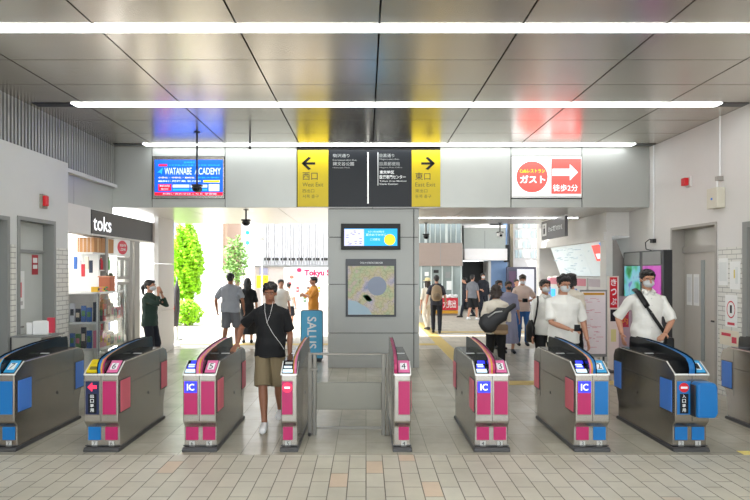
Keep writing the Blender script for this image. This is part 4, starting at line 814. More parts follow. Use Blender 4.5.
for i in range(3):
    for j in range(4): f = box('window', M_e_glass if (i + j) % 2 else M_e_mull, b, PX(515 + 8 * i, 25), PX(521.5 + 8 * i, 25), 24.96, 25, PZ(228 + 10 * j, 25), PZ(220 + 10 * j, 25)); box('frame', M_e_white, f, PX(518 + 8 * i, 25), PX(518.6 + 8 * i, 25), 24.94, 24.96, PZ(228 + 10 * j, 25), PZ(220 + 10 * j, 25))
box('poster_frame', mat('poster_navy', lin(50, 46, 70), 0.4), b, PX(507, 24), PX(536, 24), 24.0, 24.2, 0, PZ(267, 24)); box('poster', mat('poster_white', lin(230, 228, 235), 0.5), b, PX(517, 24), PX(534, 24), 23.97, 24.0, 0.3, PZ(269, 24)); box('poster_picture', mat('poster_dark', lin(80, 50, 80), 0.5), b, PX(509, 24), PX(516, 24), 23.97, 24.0, 0.3, PZ(271, 24))
# neighbours that close the street
b = root('corner_building', (9, 22, 0), 'cream building at the far end of the right passage', 'building'); box('wall', M_e_white, b, 13, 20, 14, 24, 0, 9); box('band', M_e_band, b, 12.95, 13, 14, 24, 3, 3.4)
# unseen slab added overhead to shade the ground outside the right exit
struct(box('roof_shade_slab', M_concrete, None, -1.8, 30, 13.45, 23.4, 5.2, 6.2))
# ================================================================== OUTSIDE, WEST (left opening)
M_w_white = mat('west_white', (0.85, 0.85, 0.85), 0.5); M_w_beige = mat('west_beige', lin(196, 184, 178), 0.6)
b = root('striped_building', (PX(300, 27), 27, 0), 'white building clad in vertical fins above a grey ground floor, left exit', 'building')
box('wall', M_w_white, b, PX(261, 27), PX(365, 27), 27, 34, 0, 12); box('ground_floor', M_w_beige, b, PX(256, 27), PX(364, 27), 26.7, 27, 0, PZ(266, 27))
rg = random.Random(4)
for k in range(36):
    x = 262 + k * 2.7 + (0.8 if k % 3 else 0)
    f = box('fin', mat('fin_grey', (0.72, 0.71, 0.73), 0.5), b, PX(x, 27), PX(x + 0.9, 27), 26.8, 27, PZ(265, 27), 12)
    box('fin_bracket', M_e_dark, f, PX(x, 27) - 0.02, PX(x + 1.1, 27), 26.75, 26.8, PZ(260.5, 27), PZ(258, 27))
box('ledge', M_frame, b, PX(256, 27), PX(364, 27), 26.6, 26.75, PZ(267, 27), PZ(265.5, 27))
box('grey_panel', mat('panel_lilac', lin(150, 150, 175), 0.5), b, PX(261, 27), PX(269, 27), 26.6, 26.7, PZ(275, 27), PZ(268, 27)); box('storefront', M_w_white, b, PX(285, 27), PX(363, 27), 26.6, 26.7, 0, PZ(267.5, 27))
r = root('store_sign', (PX(312, 26.4), 26.5, 2.0), 'red lettering of a store sign beyond the left exit', 'sign')
box('sign_board', M_w_white, r, PX(290, 26.4), PX(345, 26.4), 26.5, 26.58, PZ(281, 26.4), PZ(267, 26.4)); text('lettering', 'Tokyu Store', (PX(304, 26.4), 26.49, PZ(277.5, 26.4)), UX, UZ, w=PX(344, 26.4) - PX(304, 26.4), h=PZ(269.5, 26.4) - PZ(277.5, 26.4), m=mat('letters_crimson', lin(235, 20, 90), 0.5), parent=r, bold=0.05)
MB().ell((PX(299, 26.4), 26.46, PZ(270, 26.4)), (0.12, 0.03, 0.1)).build('emblem', mat('letters_crimson', lin(235, 20, 90), 0.5), r); MB().ell((PX(291.5, 26.4), 26.46, PZ(277, 26.4)), (0.1, 0.03, 0.08)).build('emblem', mat('emblem_orange', lin(240, 120, 100), 0.5), r)
for k in range(7):
    x = 296 + k * 3.6; z = 287 + (k % 3) * 5
    q = root('store_poster', (PX(x, 26.4), 26.5, 0.3), 'small %s poster on the white store front, %s from the left' % (PN[(k * 2) % 9], ['first', 'second', 'third', 'fourth', 'fifth', 'sixth', 'seventh'][k]), 'poster', 'posters on the white store front')
    box('paper', PM[(k * 2) % 9], q, PX(x, 26.4), PX(x + 2.4, 26.4), 26.55, 26.59, PZ(z + 5, 26.4), PZ(z, 26.4)); box('print', M_paper, q, PX(x + 0.5, 26.4), PX(x + 1.9, 26.4), 26.54, 26.55, PZ(z + 3.5, 26.4), PZ(z + 2, 26.4))
r = root('yellow_sign', (PX(262, 22), 22, 0), 'yellow standing sign with dark print behind the people at the left exit', 'sign')
box('sign_panel', M_yel, r, PX(256.5, 22), PX(268, 22), 22, 22.06, PZ(288, 22), PZ(275.5, 22)); box('post', M_frame, r, PX(261, 22), PX(262.5, 22), 22.02, 22.06, 0, PZ(288, 22)); box('base', M_frame, r, PX(257, 22), PX(267, 22), 21.9, 22.2, 0, 0.06)
text('lettering', '駐輪場', (PX(258.5, 22), 21.99, PZ(280.5, 22)), UX, UZ, w=0.3, h=0.13, m=M_inky, parent=r)
b = root('white_tower', (PX(210, 24), 24, 0), 'bright white building corner rising between the two trees', 'building'); box('wall', M_w_white, b, PX(199, 24), PX(222, 24), 24, 27, 0, 12); box('brown_pier', mat('pier_brown', lin(170, 140, 120), 0.6), b, PX(222, 24), PX(226, 24), 24.2, 27, PZ(268, 24), 12); box('base_wall', M_w_beige, b, PX(199, 24), PX(226, 24), 23.8, 24, 0, 0.5)
b = root('white_house', (PX(240, 30), 31, 0), 'white house behind the small tree at the left exit', 'building'); box('wall', M_w_white, b, PX(222, 30), PX(262, 30), 31, 36, 0, 10); box('base_band', M_w_beige, b, PX(222, 30), PX(262, 30), 30.9, 31, 0, PZ(268, 30))
for i in range(2): f = box('window', M_e_mull, b, PX(240 + 9 * i, 30), PX(246 + 9 * i, 30), 30.95, 31, PZ(250, 30), PZ(232, 30)); box('frame', M_w_white, f, PX(242.8 + 9 * i, 30), PX(243.3 + 9 * i, 30), 30.92, 30.95, PZ(250, 30), PZ(232, 30))
b = root('blue_building', (PX(170, 34), 34, 0), 'pale building with blue upper panel behind the green tree', 'building'); box('wall', M_w_white, b, PX(130, 34), PX(200, 34), 34, 40, 0, 14); box('blue_panel', M_e_blue, b, PX(168, 34), PX(180, 34), 33.9, 34, PZ(262, 34), PZ(215, 34))
b = root('low_building', (-16, 25, 0), 'low pale building at the far left beyond the kiosk', 'building'); box('wall', M_w_white, b, -24, -14.5, 22, 30, 0, 9); box('roof_edge', M_w_beige, b, -24.1, -14.4, 21.9, 30, 9, 9.3)
def tree(name, label, x, y, z0, crown, n, m, leaf=0.14, trunk_h=None):
    r = root(name, (x, y, z0), label, 'tree', None)
    rg = random.Random(int(x * 100)); mb = MB()
    cx, cz, rx, ry, rz = crown
    for k in range(n):
        while True:
            q = Vector((rg.uniform(-1, 1), rg.uniform(-1, 1), rg.uniform(-1, 1)))
            if 0.35 < q.length < 1 + 0.12 * math.sin(9 * q.x + 7 * q.z): break
        c = Vector((cx + q.x * rx, y + q.y * ry, cz + q.z * rz)); d = Vector((rg.gauss(0, 1), rg.gauss(0, 1), rg.gauss(0, .6))).normalized(); u = d.orthogonal().normalized(); l = leaf * rg.uniform(0.6, 1.2)
        mb.add([c - d * l, c + u * l * .45, c + d * l, c - u * l * .45], [(0, 1, 2, 3)])
    mb.build('foliage', m, r)
    t = MB().tube([(cx, y, z0), (cx + .05, y, (z0 + cz) / 2), (cx, y, cz)], [0.1, 0.08, 0.05], 9)
    for k in range(7):
        a = k * 0.9; h = cz - rz * 0.5 + k * 0.15 * rz; t.tube([(cx, y, h - 0.2), (cx + math.cos(a) * rx * .6, y + math.sin(a) * ry * .6, h + rz * 0.4)], [0.04, 0.012], 6)
    t.build('trunk', mat('bark', lin(120, 100, 84), 0.8, noise=0.1), r)
M_lf = mat('leaf_bright', lin(150, 205, 30), 0.5, noise=0.25, nscale=2); M_lf2 = mat('leaf_pale', lin(120, 160, 80), 0.5, noise=0.2)
tree('street_tree', 'bright green leafy tree left of the white building corner', PX(187, 19), 19, 0, (PX(187, 19), 2.05, 0.52, 0.6, 1.35), 5000, M_lf, 0.09)
tree('street_tree', 'sparse pale tree right of the white building corner', PX(236, 23), 23, 0, (PX(236, 23), 2.2, 0.5, 0.5, 1.0), 700, M_lf2, 0.1)
tree('shrub', 'low bright shrub under the green tree', PX(187, 18.0), 18.0, 0, (PX(187, 18.0), 0.42, 0.5, 0.35, 0.42), 1200, M_lf, 0.07)
# traffic signal and street lamp
r = root('traffic_signal', (PX(252, 20), 20, 0), 'slim traffic signal with green and blue lamps beyond the left exit', 'traffic light')
MB().cyl((PX(252, 20), 20, 0), (PX(252, 20), 20, 3.6), 0.05, 12).build('pole', M_w_white, r); box('signal_housing', M_w_white, r, PX(246.5, 20), PX(251, 20), 19.8, 19.95, PZ(248, 20), PZ(228, 20), 0.02)
for p, m in ((233, mat('signal_green', lin(0, 210, 130), emit=1)), (243, M_adcyan)): disc((PX(248.7, 20), PZ(p, 20)), 0.07, y=(19.77, 19.8)).build('lamp', m, r)
r = root('street_lamp', (PX(262, 21), 21, 0), 'white round-headed lamp on an arm beside the striped building', 'lamp'); MB().tube([(PX(262, 21), 21, 0), (PX(262, 21), 21, PZ(232, 21))], 0.03, 10).build('pole', M_w_white, r); MB().ell((PX(261.5, 21), 20.9, PZ(238, 21)), (0.13, 0.13, 0.11)).build('lamp_head', M_concrete, r, smooth=True)
# leaning white frame, covered bicycle by the left pillar
r = root('leaning_frame', (PX(170, 12.8), 12.8, 0), 'white slanted panel frame leaning against the beige pillar at left exit', 'frame')
MB().tube([(PX(165.5, 12.75), 12.75, 1.5), (PX(173.5, 12.75), 12.75, 0.22), (PX(178, 12.75), 12.75, 0.06)], 0.035, 8).build('slanted_bar', M_w_white, r); MB().tube([(PX(165.5, 12.95), 12.95, 1.5), (PX(165.5, 12.95), 12.95, 0.0)], 0.03, 8).build('upright', M_w_white, r); MB().tube([(PX(165, 12.75), 12.75, 0.06), (PX(180, 12.75), 12.75, 0.06)], 0.05, 8).build('foot_bar', M_w_white, r)
MB().prism([(PX(166.5, 12.8), 1.4), (PX(173.5, 12.8), 0.25), (PX(166.5, 12.8), 0.12)], 'y', 12.8, 12.84).build('dark_panel', M_e_band, r)
r = root('coat_stand', (PX(177, 14.2), 14.2, 0), 'dark jacket and bag draped on a stand by the left pillar', 'coat stand')
MB().tube([(PX(177, 14.2), 14.2, 0), (PX(177, 14.2), 14.2, 1.6)], 0.02, 8).build('pole', M_frame, r); box('base', M_frame, r, PX(173, 14.2), PX(181, 14.2), 14.05, 14.35, 0, 0.03)
MB().tube([(PX(175.5, 14.2), 14.2, 0.35), (PX(176, 14.2), 14.2, 0.8), (PX(176.5, 14.2), 14.2, 1.25), (PX(177, 14.2), 14.2, 1.5)], [0.09, 0.13, 0.11, 0.03], 10, (1.0, 0.7)).build('jacket', mat('jacket_dark', lin(60, 56, 60), 0.8), r, smooth=True)
box('red_tag', M_red, r, PX(173, 14.2), PX(176, 14.2), 14.05, 14.08, 0.75, 0.88)
# ================================================================== PEOPLE
M_skin = mat('skin', lin(182, 132, 106), 0.55, noise=0.03); M_skin2 = mat('skin_tan', lin(146, 98, 74), 0.55, noise=0.03)
M_hairb = mat('hair_black', (0.012, 0.010, 0.010), 0.5, bump=0.5, bscale=60, stretch=(1, 1, .25)); M_hairbr = mat('hair_brown', (0.035, 0.022, 0.016), 0.5, bump=0.5, bscale=60, stretch=(1, 1, .25))
M_eyew = mat('eye_white', (0.38, 0.35, 0.33), 0.3); M_eyed = mat('eye_dark', (0.02, 0.012, 0.01), 0.2); M_lip = mat('lip', lin(170, 95, 90), 0.5)
M_maskw = mat('mask_white', (0.55, 0.56, 0.57), 0.7, bump=0.15); M_maskb = mat('mask_black', (0.03, 0.03, 0.033), 0.7)
def cloth(nm, rgb, n=0.05): return mat(nm, lin(*rgb), 0.85, noise=n, nscale=5, bump=0.9, bscale=6)
def ik(a, t, l1, l2, pole):
    a = Vector(a); t = Vector(t); d = t - a; L = min(d.length, (l1 + l2) * 0.998); dn = d.normalized(); t = a + dn * L
    x = (l1 * l1 - l2 * l2 + L * L) / (2 * L); h = math.sqrt(max(0.0, l1 * l1 - x * x)); p = Vector(pole); p = (p - dn * p.dot(dn)).normalized()
    return a + dn * x + p * h, t
def person(label, x, D, H, rot, top=None, legs=None, shoe=None, hair='short', hairm=None, mask=None, skin=None, lean=0.0, hands=None, feet=None, yaw=0.0, pitch=0.0, kind='trousers', sleeve=0.35, near=False, group=None, build=1.0, hatm=None, collar=False, neck_fill=False):
    """faces -Y at rot 0. hands/feet: {side: (x, y, z)} in body metres for a 1.70 m figure; side -1 = the body's -x side"""
    skin = skin or M_skin; hairm = hairm or M_hairb; shoe = shoe or M_black; vox = 0.006 if near else 0.012
    r = root('person', (0, 0, 0), label, 'person', group)
    feet = feet or {-1: (-0.10, 0.02, 0), 1: (0.10, -0.02, 0)}; hands = hands or {}
    piv = Vector((0, 0, 0.95)); RL = Matrix.Rotation(lean, 3, 'X')      # lean > 0 tips the trunk forward (towards -Y)
    def T(p): p = Vector(p); return piv + RL @ (p - piv)
    bw = build
    def ring(z, rx, ry, dy=0.0, n=20, up=True):
        pts = [Vector((rx * math.cos(2 * PI * k / n), dy + ry * math.sin(2 * PI * k / n), z)) for k in range(n)]
        return [T(p) if z > 0.9 else p for p in pts]
    TR = [(0.84, .13, .085, .01), (0.90, .165, .11, .01), (0.98, .160, .108, .005), (1.07, .138, .098, 0), (1.16, .14, .100, 0), (1.27, .158, .110, 0), (1.35, .165, .106, .0), (1.40, .125, .088, .005), (1.44, .072, .062, .012), (1.465, .056, .056, .012)]
    body = MB().loft([ring(z, a * bw, b_ * bw, c) for z, a, b_, c in TR])
    body.tube([T((0, .015, 1.42)), T((0, .004, 1.48)), T((0, -.006, 1.56))], [.058, .053, .052], 14)
    hc = Vector((0, -.012, 1.60)); RH = RL @ Matrix.Rotation(yaw, 3, 'Z') @ Matrix.Rotation(pitch, 3, 'X'); base = Vector((0, .0, 1.52))
    def Hd(p): return T(base) + RH @ (Vector(p) - base)
    hb = MB(); hb.ell((0, .008, 1.617), (.073, .092, .085), 18, 12); hb.ell((0, -.028, 1.56), (.056, .064, .072), 16, 10); hb.ell((0, -.052, 1.515), (.028, .028, .022), 10, 7)
    hb.tube([(0, -.098, 1.600), (0, -.112, 1.572), (0, -.108, 1.562)], [.010, .015, .013], 8); hb.ell((0, -.083, 1.535), (.026, .014, .013), 10, 6); hb.ell((0, -.075, 1.625), (.058, .024, .014), 10, 6)
    for sg in (-1, 1): hb.ell((sg * .074, .006, 1.588), (.011, .02, .032), 8, 6)
    hb.v = [Hd(v) for v in hb.v]; body.add(hb.v, hb.f)
    shirt = MB(); slv = []; arms = {}
    for sg in (-1, 1):
        S0 = T((sg * .168 * bw, .01, 1.352)); tgt = hands.get(sg, (sg * .25, -.03, .82)); pole = (sg * .6, 1.0, -.5)
        if len(tgt) > 3: pole = tgt[3]; tgt = tgt[:3]
        E, Wr = ik(S0, tgt, .285, .25, pole); arms[sg] = (S0, E, Wr)
        m1 = S0.lerp(E, .5); m2 = E.lerp(Wr, .35)
        body.tube([T((sg * .07, .008, 1.385)), S0, m1, E, m2, Wr], [.045, .048, .042, .037, .036, .024], 12)
        fd = (Wr - E).normalized(); gr = hands.get('dir%d' % sg); fd2 = (fd * 0.75 + Vector(gr if gr else (0, -.15, -.35))).normalized()
        nrm = Vector((-sg, 0, 0)) if not gr else Vector((0, 0, -1)); nrm = (nrm - fd2 * nrm.dot(fd2)).normalized(); sd = fd2.cross(nrm)
        pc = Wr + fd2 * .045
        R3 = Matrix((sd, nrm, fd2)).transposed()
        body.ell(pc, (.037, .015, .052), 12, 8, R3)
        for i, (o_, l_) in enumerate(((-.030, .066), (-.010, .076), (.010, .072), (.029, .058))):
            a0 = pc + sd * o_ * .95 + fd2 * .03; a1 = pc + sd * o_ * 1.1 + fd2 * (.04 + l_ * .45) + nrm * .004; a2 = a1 + (fd2 * .8 + nrm * .6).normalized() * l_ * .32; a3 = a2 + (fd2 * .35 + nrm * .95).normalized() * l_ * .25
            body.tube([a0, a1, a2, a3], [.0095, .009, .0082, .0068], 7)
        fr = -1 if (sd.y > 0) else 1
        t0 = pc + sd * fr * .028 - fd2 * .02; body.tube([t0, t0 + sd * fr * .022 + fd2 * .022 + nrm * .01, t0 + sd * fr * .03 + fd2 * .05 + nrm * .02], [.0125, .0105, .008], 7)
        # sleeve
        if sleeve > 0:
            k = sleeve * (1.0 if sleeve <= .5 else 1.0)
            if sleeve <= 0.5: e = S0.lerp(E, sleeve * 2); path = [T((sg * .07, .008, 1.388)), S0, S0.lerp(e, .5), e]; rd = [.060, .064, .064, .066]
            else: e = E.lerp(Wr, (sleeve - .5) * 2 * .97); path = [T((sg * .07, .008, 1.388)), S0, S0.lerp(E, .5), E, e]; rd = [.060, .062, .056, .050, .040]
            slv.append((path, rd))
    leg = MB(); pants = MB()
    for sg in (-1, 1):
        fx, fy, fz = feet[sg]; Hp = Vector((sg * .088, .005, .90)); A = Vector((fx, fy + .02, fz + .085))
        K, A = ik(Hp, A, .43, .41, (sg * .08, -1, 0))
        body.tube([Hp + Vector((0, 0, .03)), Hp.lerp(K, .3), Hp.lerp(K, .75), K, K.lerp(A, .3), K.lerp(A, .75), A, A + Vector((0, 0, -.03))], [.09 * bw, .084 * bw, .062, .054, .055, .038, .034, .034], 14)
        body.tube([A + Vector((0, .02, -.03)), A + Vector((0, -.06, -.045)), A + Vector((0, -.13, -.055))], [.036, .034, .026], 10)
        # shoe
        q = MB(); prof = [(.075, .028, .03), (.05, .040, .05), (.0, .042, .055), (-.06, .044, .042), (-.12, .048, .034), (-.165, .042, .027), (-.19, .022, .018)]
        rings = []
        for (yy, hw, hh) in prof:
            rings.append([Vector((A.x + hw * math.cos(a), A.y + yy, max(A.z - .085, A.z - .085 + hh + hh * math.sin(a)))) for a in [2 * PI * k / 12 for k in range(12)]])
        q.loft(rings); q.xform(Matrix.Scale(H / 1.7, 4)).build('shoe', shoe, r, 0.0, True)
        if kind == 'trousers': pants.tube([Hp + Vector((0, 0, .02)), Hp.lerp(K, .15), Hp.lerp(K, .7), K, K.lerp(A, .5), A + Vector((0, 0, .0))], [.08 * bw, .094 * bw, .08, .072, .064, .056], 14)
        elif kind == 'shorts': e = Hp.lerp(K, .98); pants.tube([Hp + Vector((0, 0, .02)), Hp.lerp(K, .15), Hp.lerp(K, .7), e], [.08 * bw, .095 * bw, .104, .106], 14)
    if kind in ('trousers', 'shorts'):
        pants.loft([ring(z, a * bw + .008, b_ * bw + .008, c) for z, a, b_, c in [(.83, .14, .09, .01), (.89, .165, .112, .01), (.96, .155, .108, .005)]])
    elif kind == 'skirt':
        pants.loft([[Vector((rx * math.cos(2 * PI * k / 40) * (1 + .05 * math.cos(11 * 2 * PI * k / 40) * wv), ry * math.sin(2 * PI * k / 40) * (1 + .05 * math.cos(11 * 2 * PI * k / 40) * wv), z)) for k in range(40)] for z, rx, ry, wv in ((.24, .24, .21, 1), (.5, .22, .19, .8), (.75, .20, .16, .5), (.92, .18, .125, .1), (1.06, .148, .108, 0))])
    sc = Matrix.Scale(H / 1.7, 4)
    body.xform(sc); link_mesh('body', remesh(body, vox), skin, r)
    if pants.v: pants.xform(sc); link_mesh('trousers' if kind == 'trousers' else kind, remesh(pants, max(vox, .009), 3, 0.006, 9), legs, r)
    hem = {'trousers': .83, 'shorts': .83, 'skirt': .98}[kind]
    if top:
        SR = [(hem, .192, .142, .005), (.93, .188, .138, .005)] + [(z, a + .028, b_ + .030, c) for z, a, b_, c in TR if .97 < z < 1.39 and z > hem + .05] + [(1.402, .146, .112, .004), (1.435, .094, .086, .006), (1.462, .070, .068, .01)]
        shirt.loft([ring(z, a * bw, b_ * bw, c) for z, a, b_, c in SR])
        for path, rd in slv: shirt.tube(path, rd, 14)
        shirt.xform(sc); link_mesh('shirt', remesh(shirt, max(vox, .008), 3, 0.016, 9), top, r)
    if collar:
        for sg in (-1, 1):
            q = MB().add([T(p) for p in ((0, -.088, 1.425), (sg * .045, -.10, 1.40), (sg * .075, -.06, 1.455), (sg * .06, -.01, 1.49), (sg * .02, -.066, 1.468), (0, -.094, 1.43), (sg * .045, -.112, 1.402), (sg * .082, -.065, 1.452), (sg * .068, -.01, 1.482), (sg * .024, -.075, 1.463))], [(0, 1, 2, 3, 4), (9, 8, 7, 6, 5), (0, 5, 6, 1), (1, 6, 7, 2), (2, 7, 8, 3), (3, 8, 9, 4), (4, 9, 5, 0)]); q.xform(sc); q.build('collar', top, r, 0, True)
        for k in range(5):
            z = 1.37 - .085 * k; q = MB().ell(T((.002, -.143 if z < 1.33 else -.128, z)), (.006, .004, .006), 8, 5); q.xform(sc); q.build('button', M_plateg, r)
    # hair
    h = MB(); h.ell((0, .022, 1.638), (.083, .098, .083), 18, 12); h.ell((0, -.045, 1.678), (.066, .05, .034), 12, 8); h.ell((0, .05, 1.585), (.068, .06, .06), 12, 8)
    for sg in (-1, 1): h.ell((sg * .068, -.005, 1.635), (.018, .045, .045), 10, 7)
    if hair in ('long', 'bob'):
        e = 1.34 if hair == 'long' else 1.47
        h.tube([(0, .05, 1.62), (0, .065, 1.52), (0, .075, e)], [.078, .085, .06], 14, (1, .62), up=(1, 0, 0))
        for sg in (-1, 1): h.tube([(sg * .07, 0, 1.63), (sg * .08, 0, 1.54), (sg * .078, .02, e + .04)], [.026, .03, .022], 8)
    if hair == 'bun': h.ell((0, .10, 1.70), (.045, .045, .042), 12, 8)
    if hair == 'tail': h.tube([(0, .10, 1.63), (0, .15, 1.57), (0, .13, 1.42)], [.03, .042, .02], 10)
    if hair == 'messy':
        rg_ = random.Random(5)
        for k in range(22): a = rg_.uniform(0, 6.28); b_ = rg_.uniform(.1, 1.3); h.ell((.078 * math.cos(a) * math.cos(b_), .02 + .09 * math.sin(a) * math.cos(b_), 1.645 + .075 * math.sin(b_)), (.024, .024, .02), 8, 6)
    h.v = [Hd(v) for v in h.v]; h.xform(sc); link_mesh('hair', remesh(h, .007 if near else .01, 3, 0.01, 45), hairm, r)
    if mask:
        m_ = MB(); m_.ell((0, -.047, 1.553), (.063, .066, .052), 16, 10); m_.ell((0, -.085, 1.562), (.03, .034, .034), 10, 8); m_.v = [Hd(v) for v in m_.v]; m_.xform(sc); mo = link_mesh('face_mask', remesh(m_, .006, 3), mask, r)
        for sg in (-1, 1): st = MB().tube([Hd((sg * .055, -.045, 1.575)), Hd((sg * .079, .01, 1.60))], .002, 6); st.xform(sc); st.build('ear_loop', mask, mo)
    else:
        m_ = MB().ell(Hd((0, -.096, 1.537)), (.022, .005, .005), 10, 6); m_.xform(sc); m_.build('mouth', M_lip, r, smooth=True)
    for sg in (-1, 1):
        e = MB().ell(Hd((sg * .031, -.090, 1.600)), (.0115, .005, .0048), 10, 6); e.xform(sc); eo = e.build('eye', M_eyew, r, smooth=True)
        if near: q = MB().ell(Hd((sg * .031, -.0945, 1.600)), (.0055, .003, .0045), 8, 6); q.xform(sc); q.build('iris', M_eyed, eo, smooth=True)
        q = MB().tube([Hd((sg * .014, -.099, 1.617)), Hd((sg * .032, -.101, 1.622)), Hd((sg * .05, -.088, 1.616))], .0035, 6); q.xform(sc); q.build('eyebrow', hairm, r)
    if hatm:
        q = MB(); n = 28
        for (pr) in ([(1.655, .17), (1.668, .12), (1.67, .092), (1.73, .088), (1.755, .07), (1.765, .02)],):
            q.loft([[Hd((rr_ * math.cos(2 * PI * k / n), .01 + rr_ * 1.08 * math.sin(2 * PI * k / n), z)) for k in range(n)] for z, rr_ in pr])
        q.xform(sc); q.build('hat', hatm, r, smooth=True)
    r.location = (x, D, 0); r.rotation_euler = (0, 0, rot); r['_s'] = H / 1.7
    return r, arms, T
def at(r, p):
    """body metres -> world"""
    s = r['_s']; return Matrix.Translation(r.location) @ Matrix.Rotation(r.rotation_euler.z, 4, 'Z') @ (Vector(p) * s)
def carried(name, r, label, cat, parts):
    """a bag or other thing held by person r, built in that person's frame: parts = [(name, MB, mat, bevel, smooth)]"""
    q = root(name, (0, 0, 0), label, cat)
    sc = Matrix.Scale(r['_s'], 4)
    for nm, mb, m, bv, sm in parts: mb.xform(sc); mb.build(nm, m, q, bv, sm)
    q.location = r.location.copy(); q.rotation_euler = r.rotation_euler.copy(); return q
c_black = cloth('cloth_black', (13, 14, 17)); c_white = cloth('cloth_white', (222, 220, 214), .02); c_khaki = cloth('cloth_khaki', (122, 108, 82)); c_grey = cloth('cloth_grey', (150, 154, 162)); c_greyd = cloth('cloth_dark_grey', (104, 106, 112))
c_green = cloth('cloth_green', (34, 54, 45)); c_navy = cloth('cloth_navy', (18, 21, 32)); c_orange = cloth('cloth_orange', (206, 138, 50)); c_lav = cloth('cloth_lavender', (146, 146, 170)); c_denim = cloth('cloth_denim', (46, 92, 150)); c_beige = cloth('cloth_beige', (214, 190, 176)); c_char = cloth('cloth_charcoal', (46, 46, 54)); c_cream = cloth('cloth_cream', (222, 212, 196))
M_sneak = mat('sneaker_white', (0.8, 0.8, 0.8), 0.5)
# --- man in black tee walking through the gate
r, arms, T = person('person in black T-shirt and khaki shorts with white earphone cord, walking through gate', PX(270, 6.35), 6.35, 1.60, 0.06, c_black, c_khaki, M_sneak, 'messy', skin=M_skin2, near=True,
    hands={'dir-1': (-.35, -.35, -.15), -1: (-.375, -.06, 1.0, (-.6, .8, -.2)), 1: (.23, .06, .84)}, feet={-1: (-.045, -.20, 0), 1: (.10, .22, .05)}, kind='shorts', sleeve=.40, pitch=0.12)
mb = MB().tube([T((-.05, -.115, 1.50)), T((-.045, -.135, 1.38)), T((-.02, -.145, 1.25)), T((.05, -.14, 1.12)), T((.14, -.135, 1.0)), T((.18, -.13, .93))], .0022, 6); mb.tube([T((.05, -.11, 1.50)), T((.02, -.138, 1.35)), T((-.02, -.145, 1.25))], .0022, 6)
carried('earphones', r, 'white earphone cord hanging down the front of the black T-shirt', 'earphones', [('cord', mb, M_white, 0, False)])
# --- white tee person entering
r, arms, T = person('person in loose white T-shirt and mask holding a phone, nearest of two at gate', PX(563.5, 7.3), 7.3, 1.68, 0.0, c_white, c_black, M_black, 'messy', mask=M_maskw, near=True,
    hands={-1: (-.02, -.28, 1.03, (-1, .3, -.6)), 1: (.30, -.04, .86), 'dir-1': (0.3, -.4, .1)}, kind='trousers', sleeve=.44, yaw=0.1, pitch=0.18, build=1.1)
carried('smartphone', r, 'black smartphone held in front of the loose white T-shirt', 'phone', [('phone_body', MB().box(-.0, .07, -.395, -.37, 1.02, 1.10), M_glass_blk, .004, False)])
# --- right shirt man
r, arms, T = person('person in white shirt with black cross strap leaning on the right gate', PX(647, 7.0), 7.0, 1.755, -0.1, c_white, c_black, M_black, 'short', mask=M_maskw, near=True,
    hands={-1: (-.30, -.02, .93), 1: (.10, -.27, .97, (1, .4, -.2)), 'dir1': (-.5, -.3, -.1)}, kind='trousers', sleeve=.5, pitch=0.12, build=1.0, collar=True)
mb = MB(); pts = [T((-.14, .02, 1.46)), T((-.13, -.075, 1.43)), T((-.08, -.135, 1.32)), T((.02, -.145, 1.15)), T((.12, -.145, 1.0)), T((.19, -.11, .90))]
mb.tube(pts, .022, 8, (.25, 1), up=(0, 1, 0)); pad = MB().tube([pts[0] + Vector((0, -.0, .012)), pts[1] + Vector((0, -.01, .005)), pts[2] + Vector((0, -.012, .0)), pts[2].lerp(pts[3], .3) + Vector((0, -.012, 0))], .036, 8, (.4, 1), up=(0, 1, 0))
bagm = MB().box(.18, .28, -.10, .14, .66, .90)
carried('shoulder_bag', r, 'black cross-body bag with wide strap worn over the white shirt at the right', 'bag', [('bag_body', bagm, M_black, .02, False), ('strap', mb, M_black, 0, True), ('shoulder_pad', pad, M_black, 0, True)])
# --- white shirt with bag, black trousers
r, arms, T = person('person in white shirt and black trousers with black shoulder bag, left of two at gate', PX(545, 8.5), 8.5, 1.61, 0.1, c_white, c_black, M_black, 'short', mask=M_maskw,
    hands={-1: (-.26, -.10, .83), 1: (.24, -.06, .84)}, sleeve=.9, collar=True)
st = MB().tube([(-.12, .0, 1.44), (-.16, -.10, 1.36), (-.20, -.13, 1.15), (-.22, -.09, 1.0)], .014, 8); st.tube([(-.12, .0, 1.44), (-.18, .09, 1.3), (-.22, .08, 1.0)], .014, 8)
carried('tote_bag', r, 'soft black shoulder bag hanging at the side of the white shirt', 'bag', [('bag_body', MB().tube([(-.24, -.02, 1.08), (-.25, -.02, .95), (-.25, -.02, .72)], [.05, .13, .12], 14, (.45, 1), up=(1, 0, 0)), M_black, 0, True), ('strap', st, M_black, 0, True)])
person('person with dark hair half hidden behind the two white shirts at the gate', PX(571, 9.1), 9.1, 1.70, 2.2, c_cream, c_black, hair='bob', sleeve=.4)
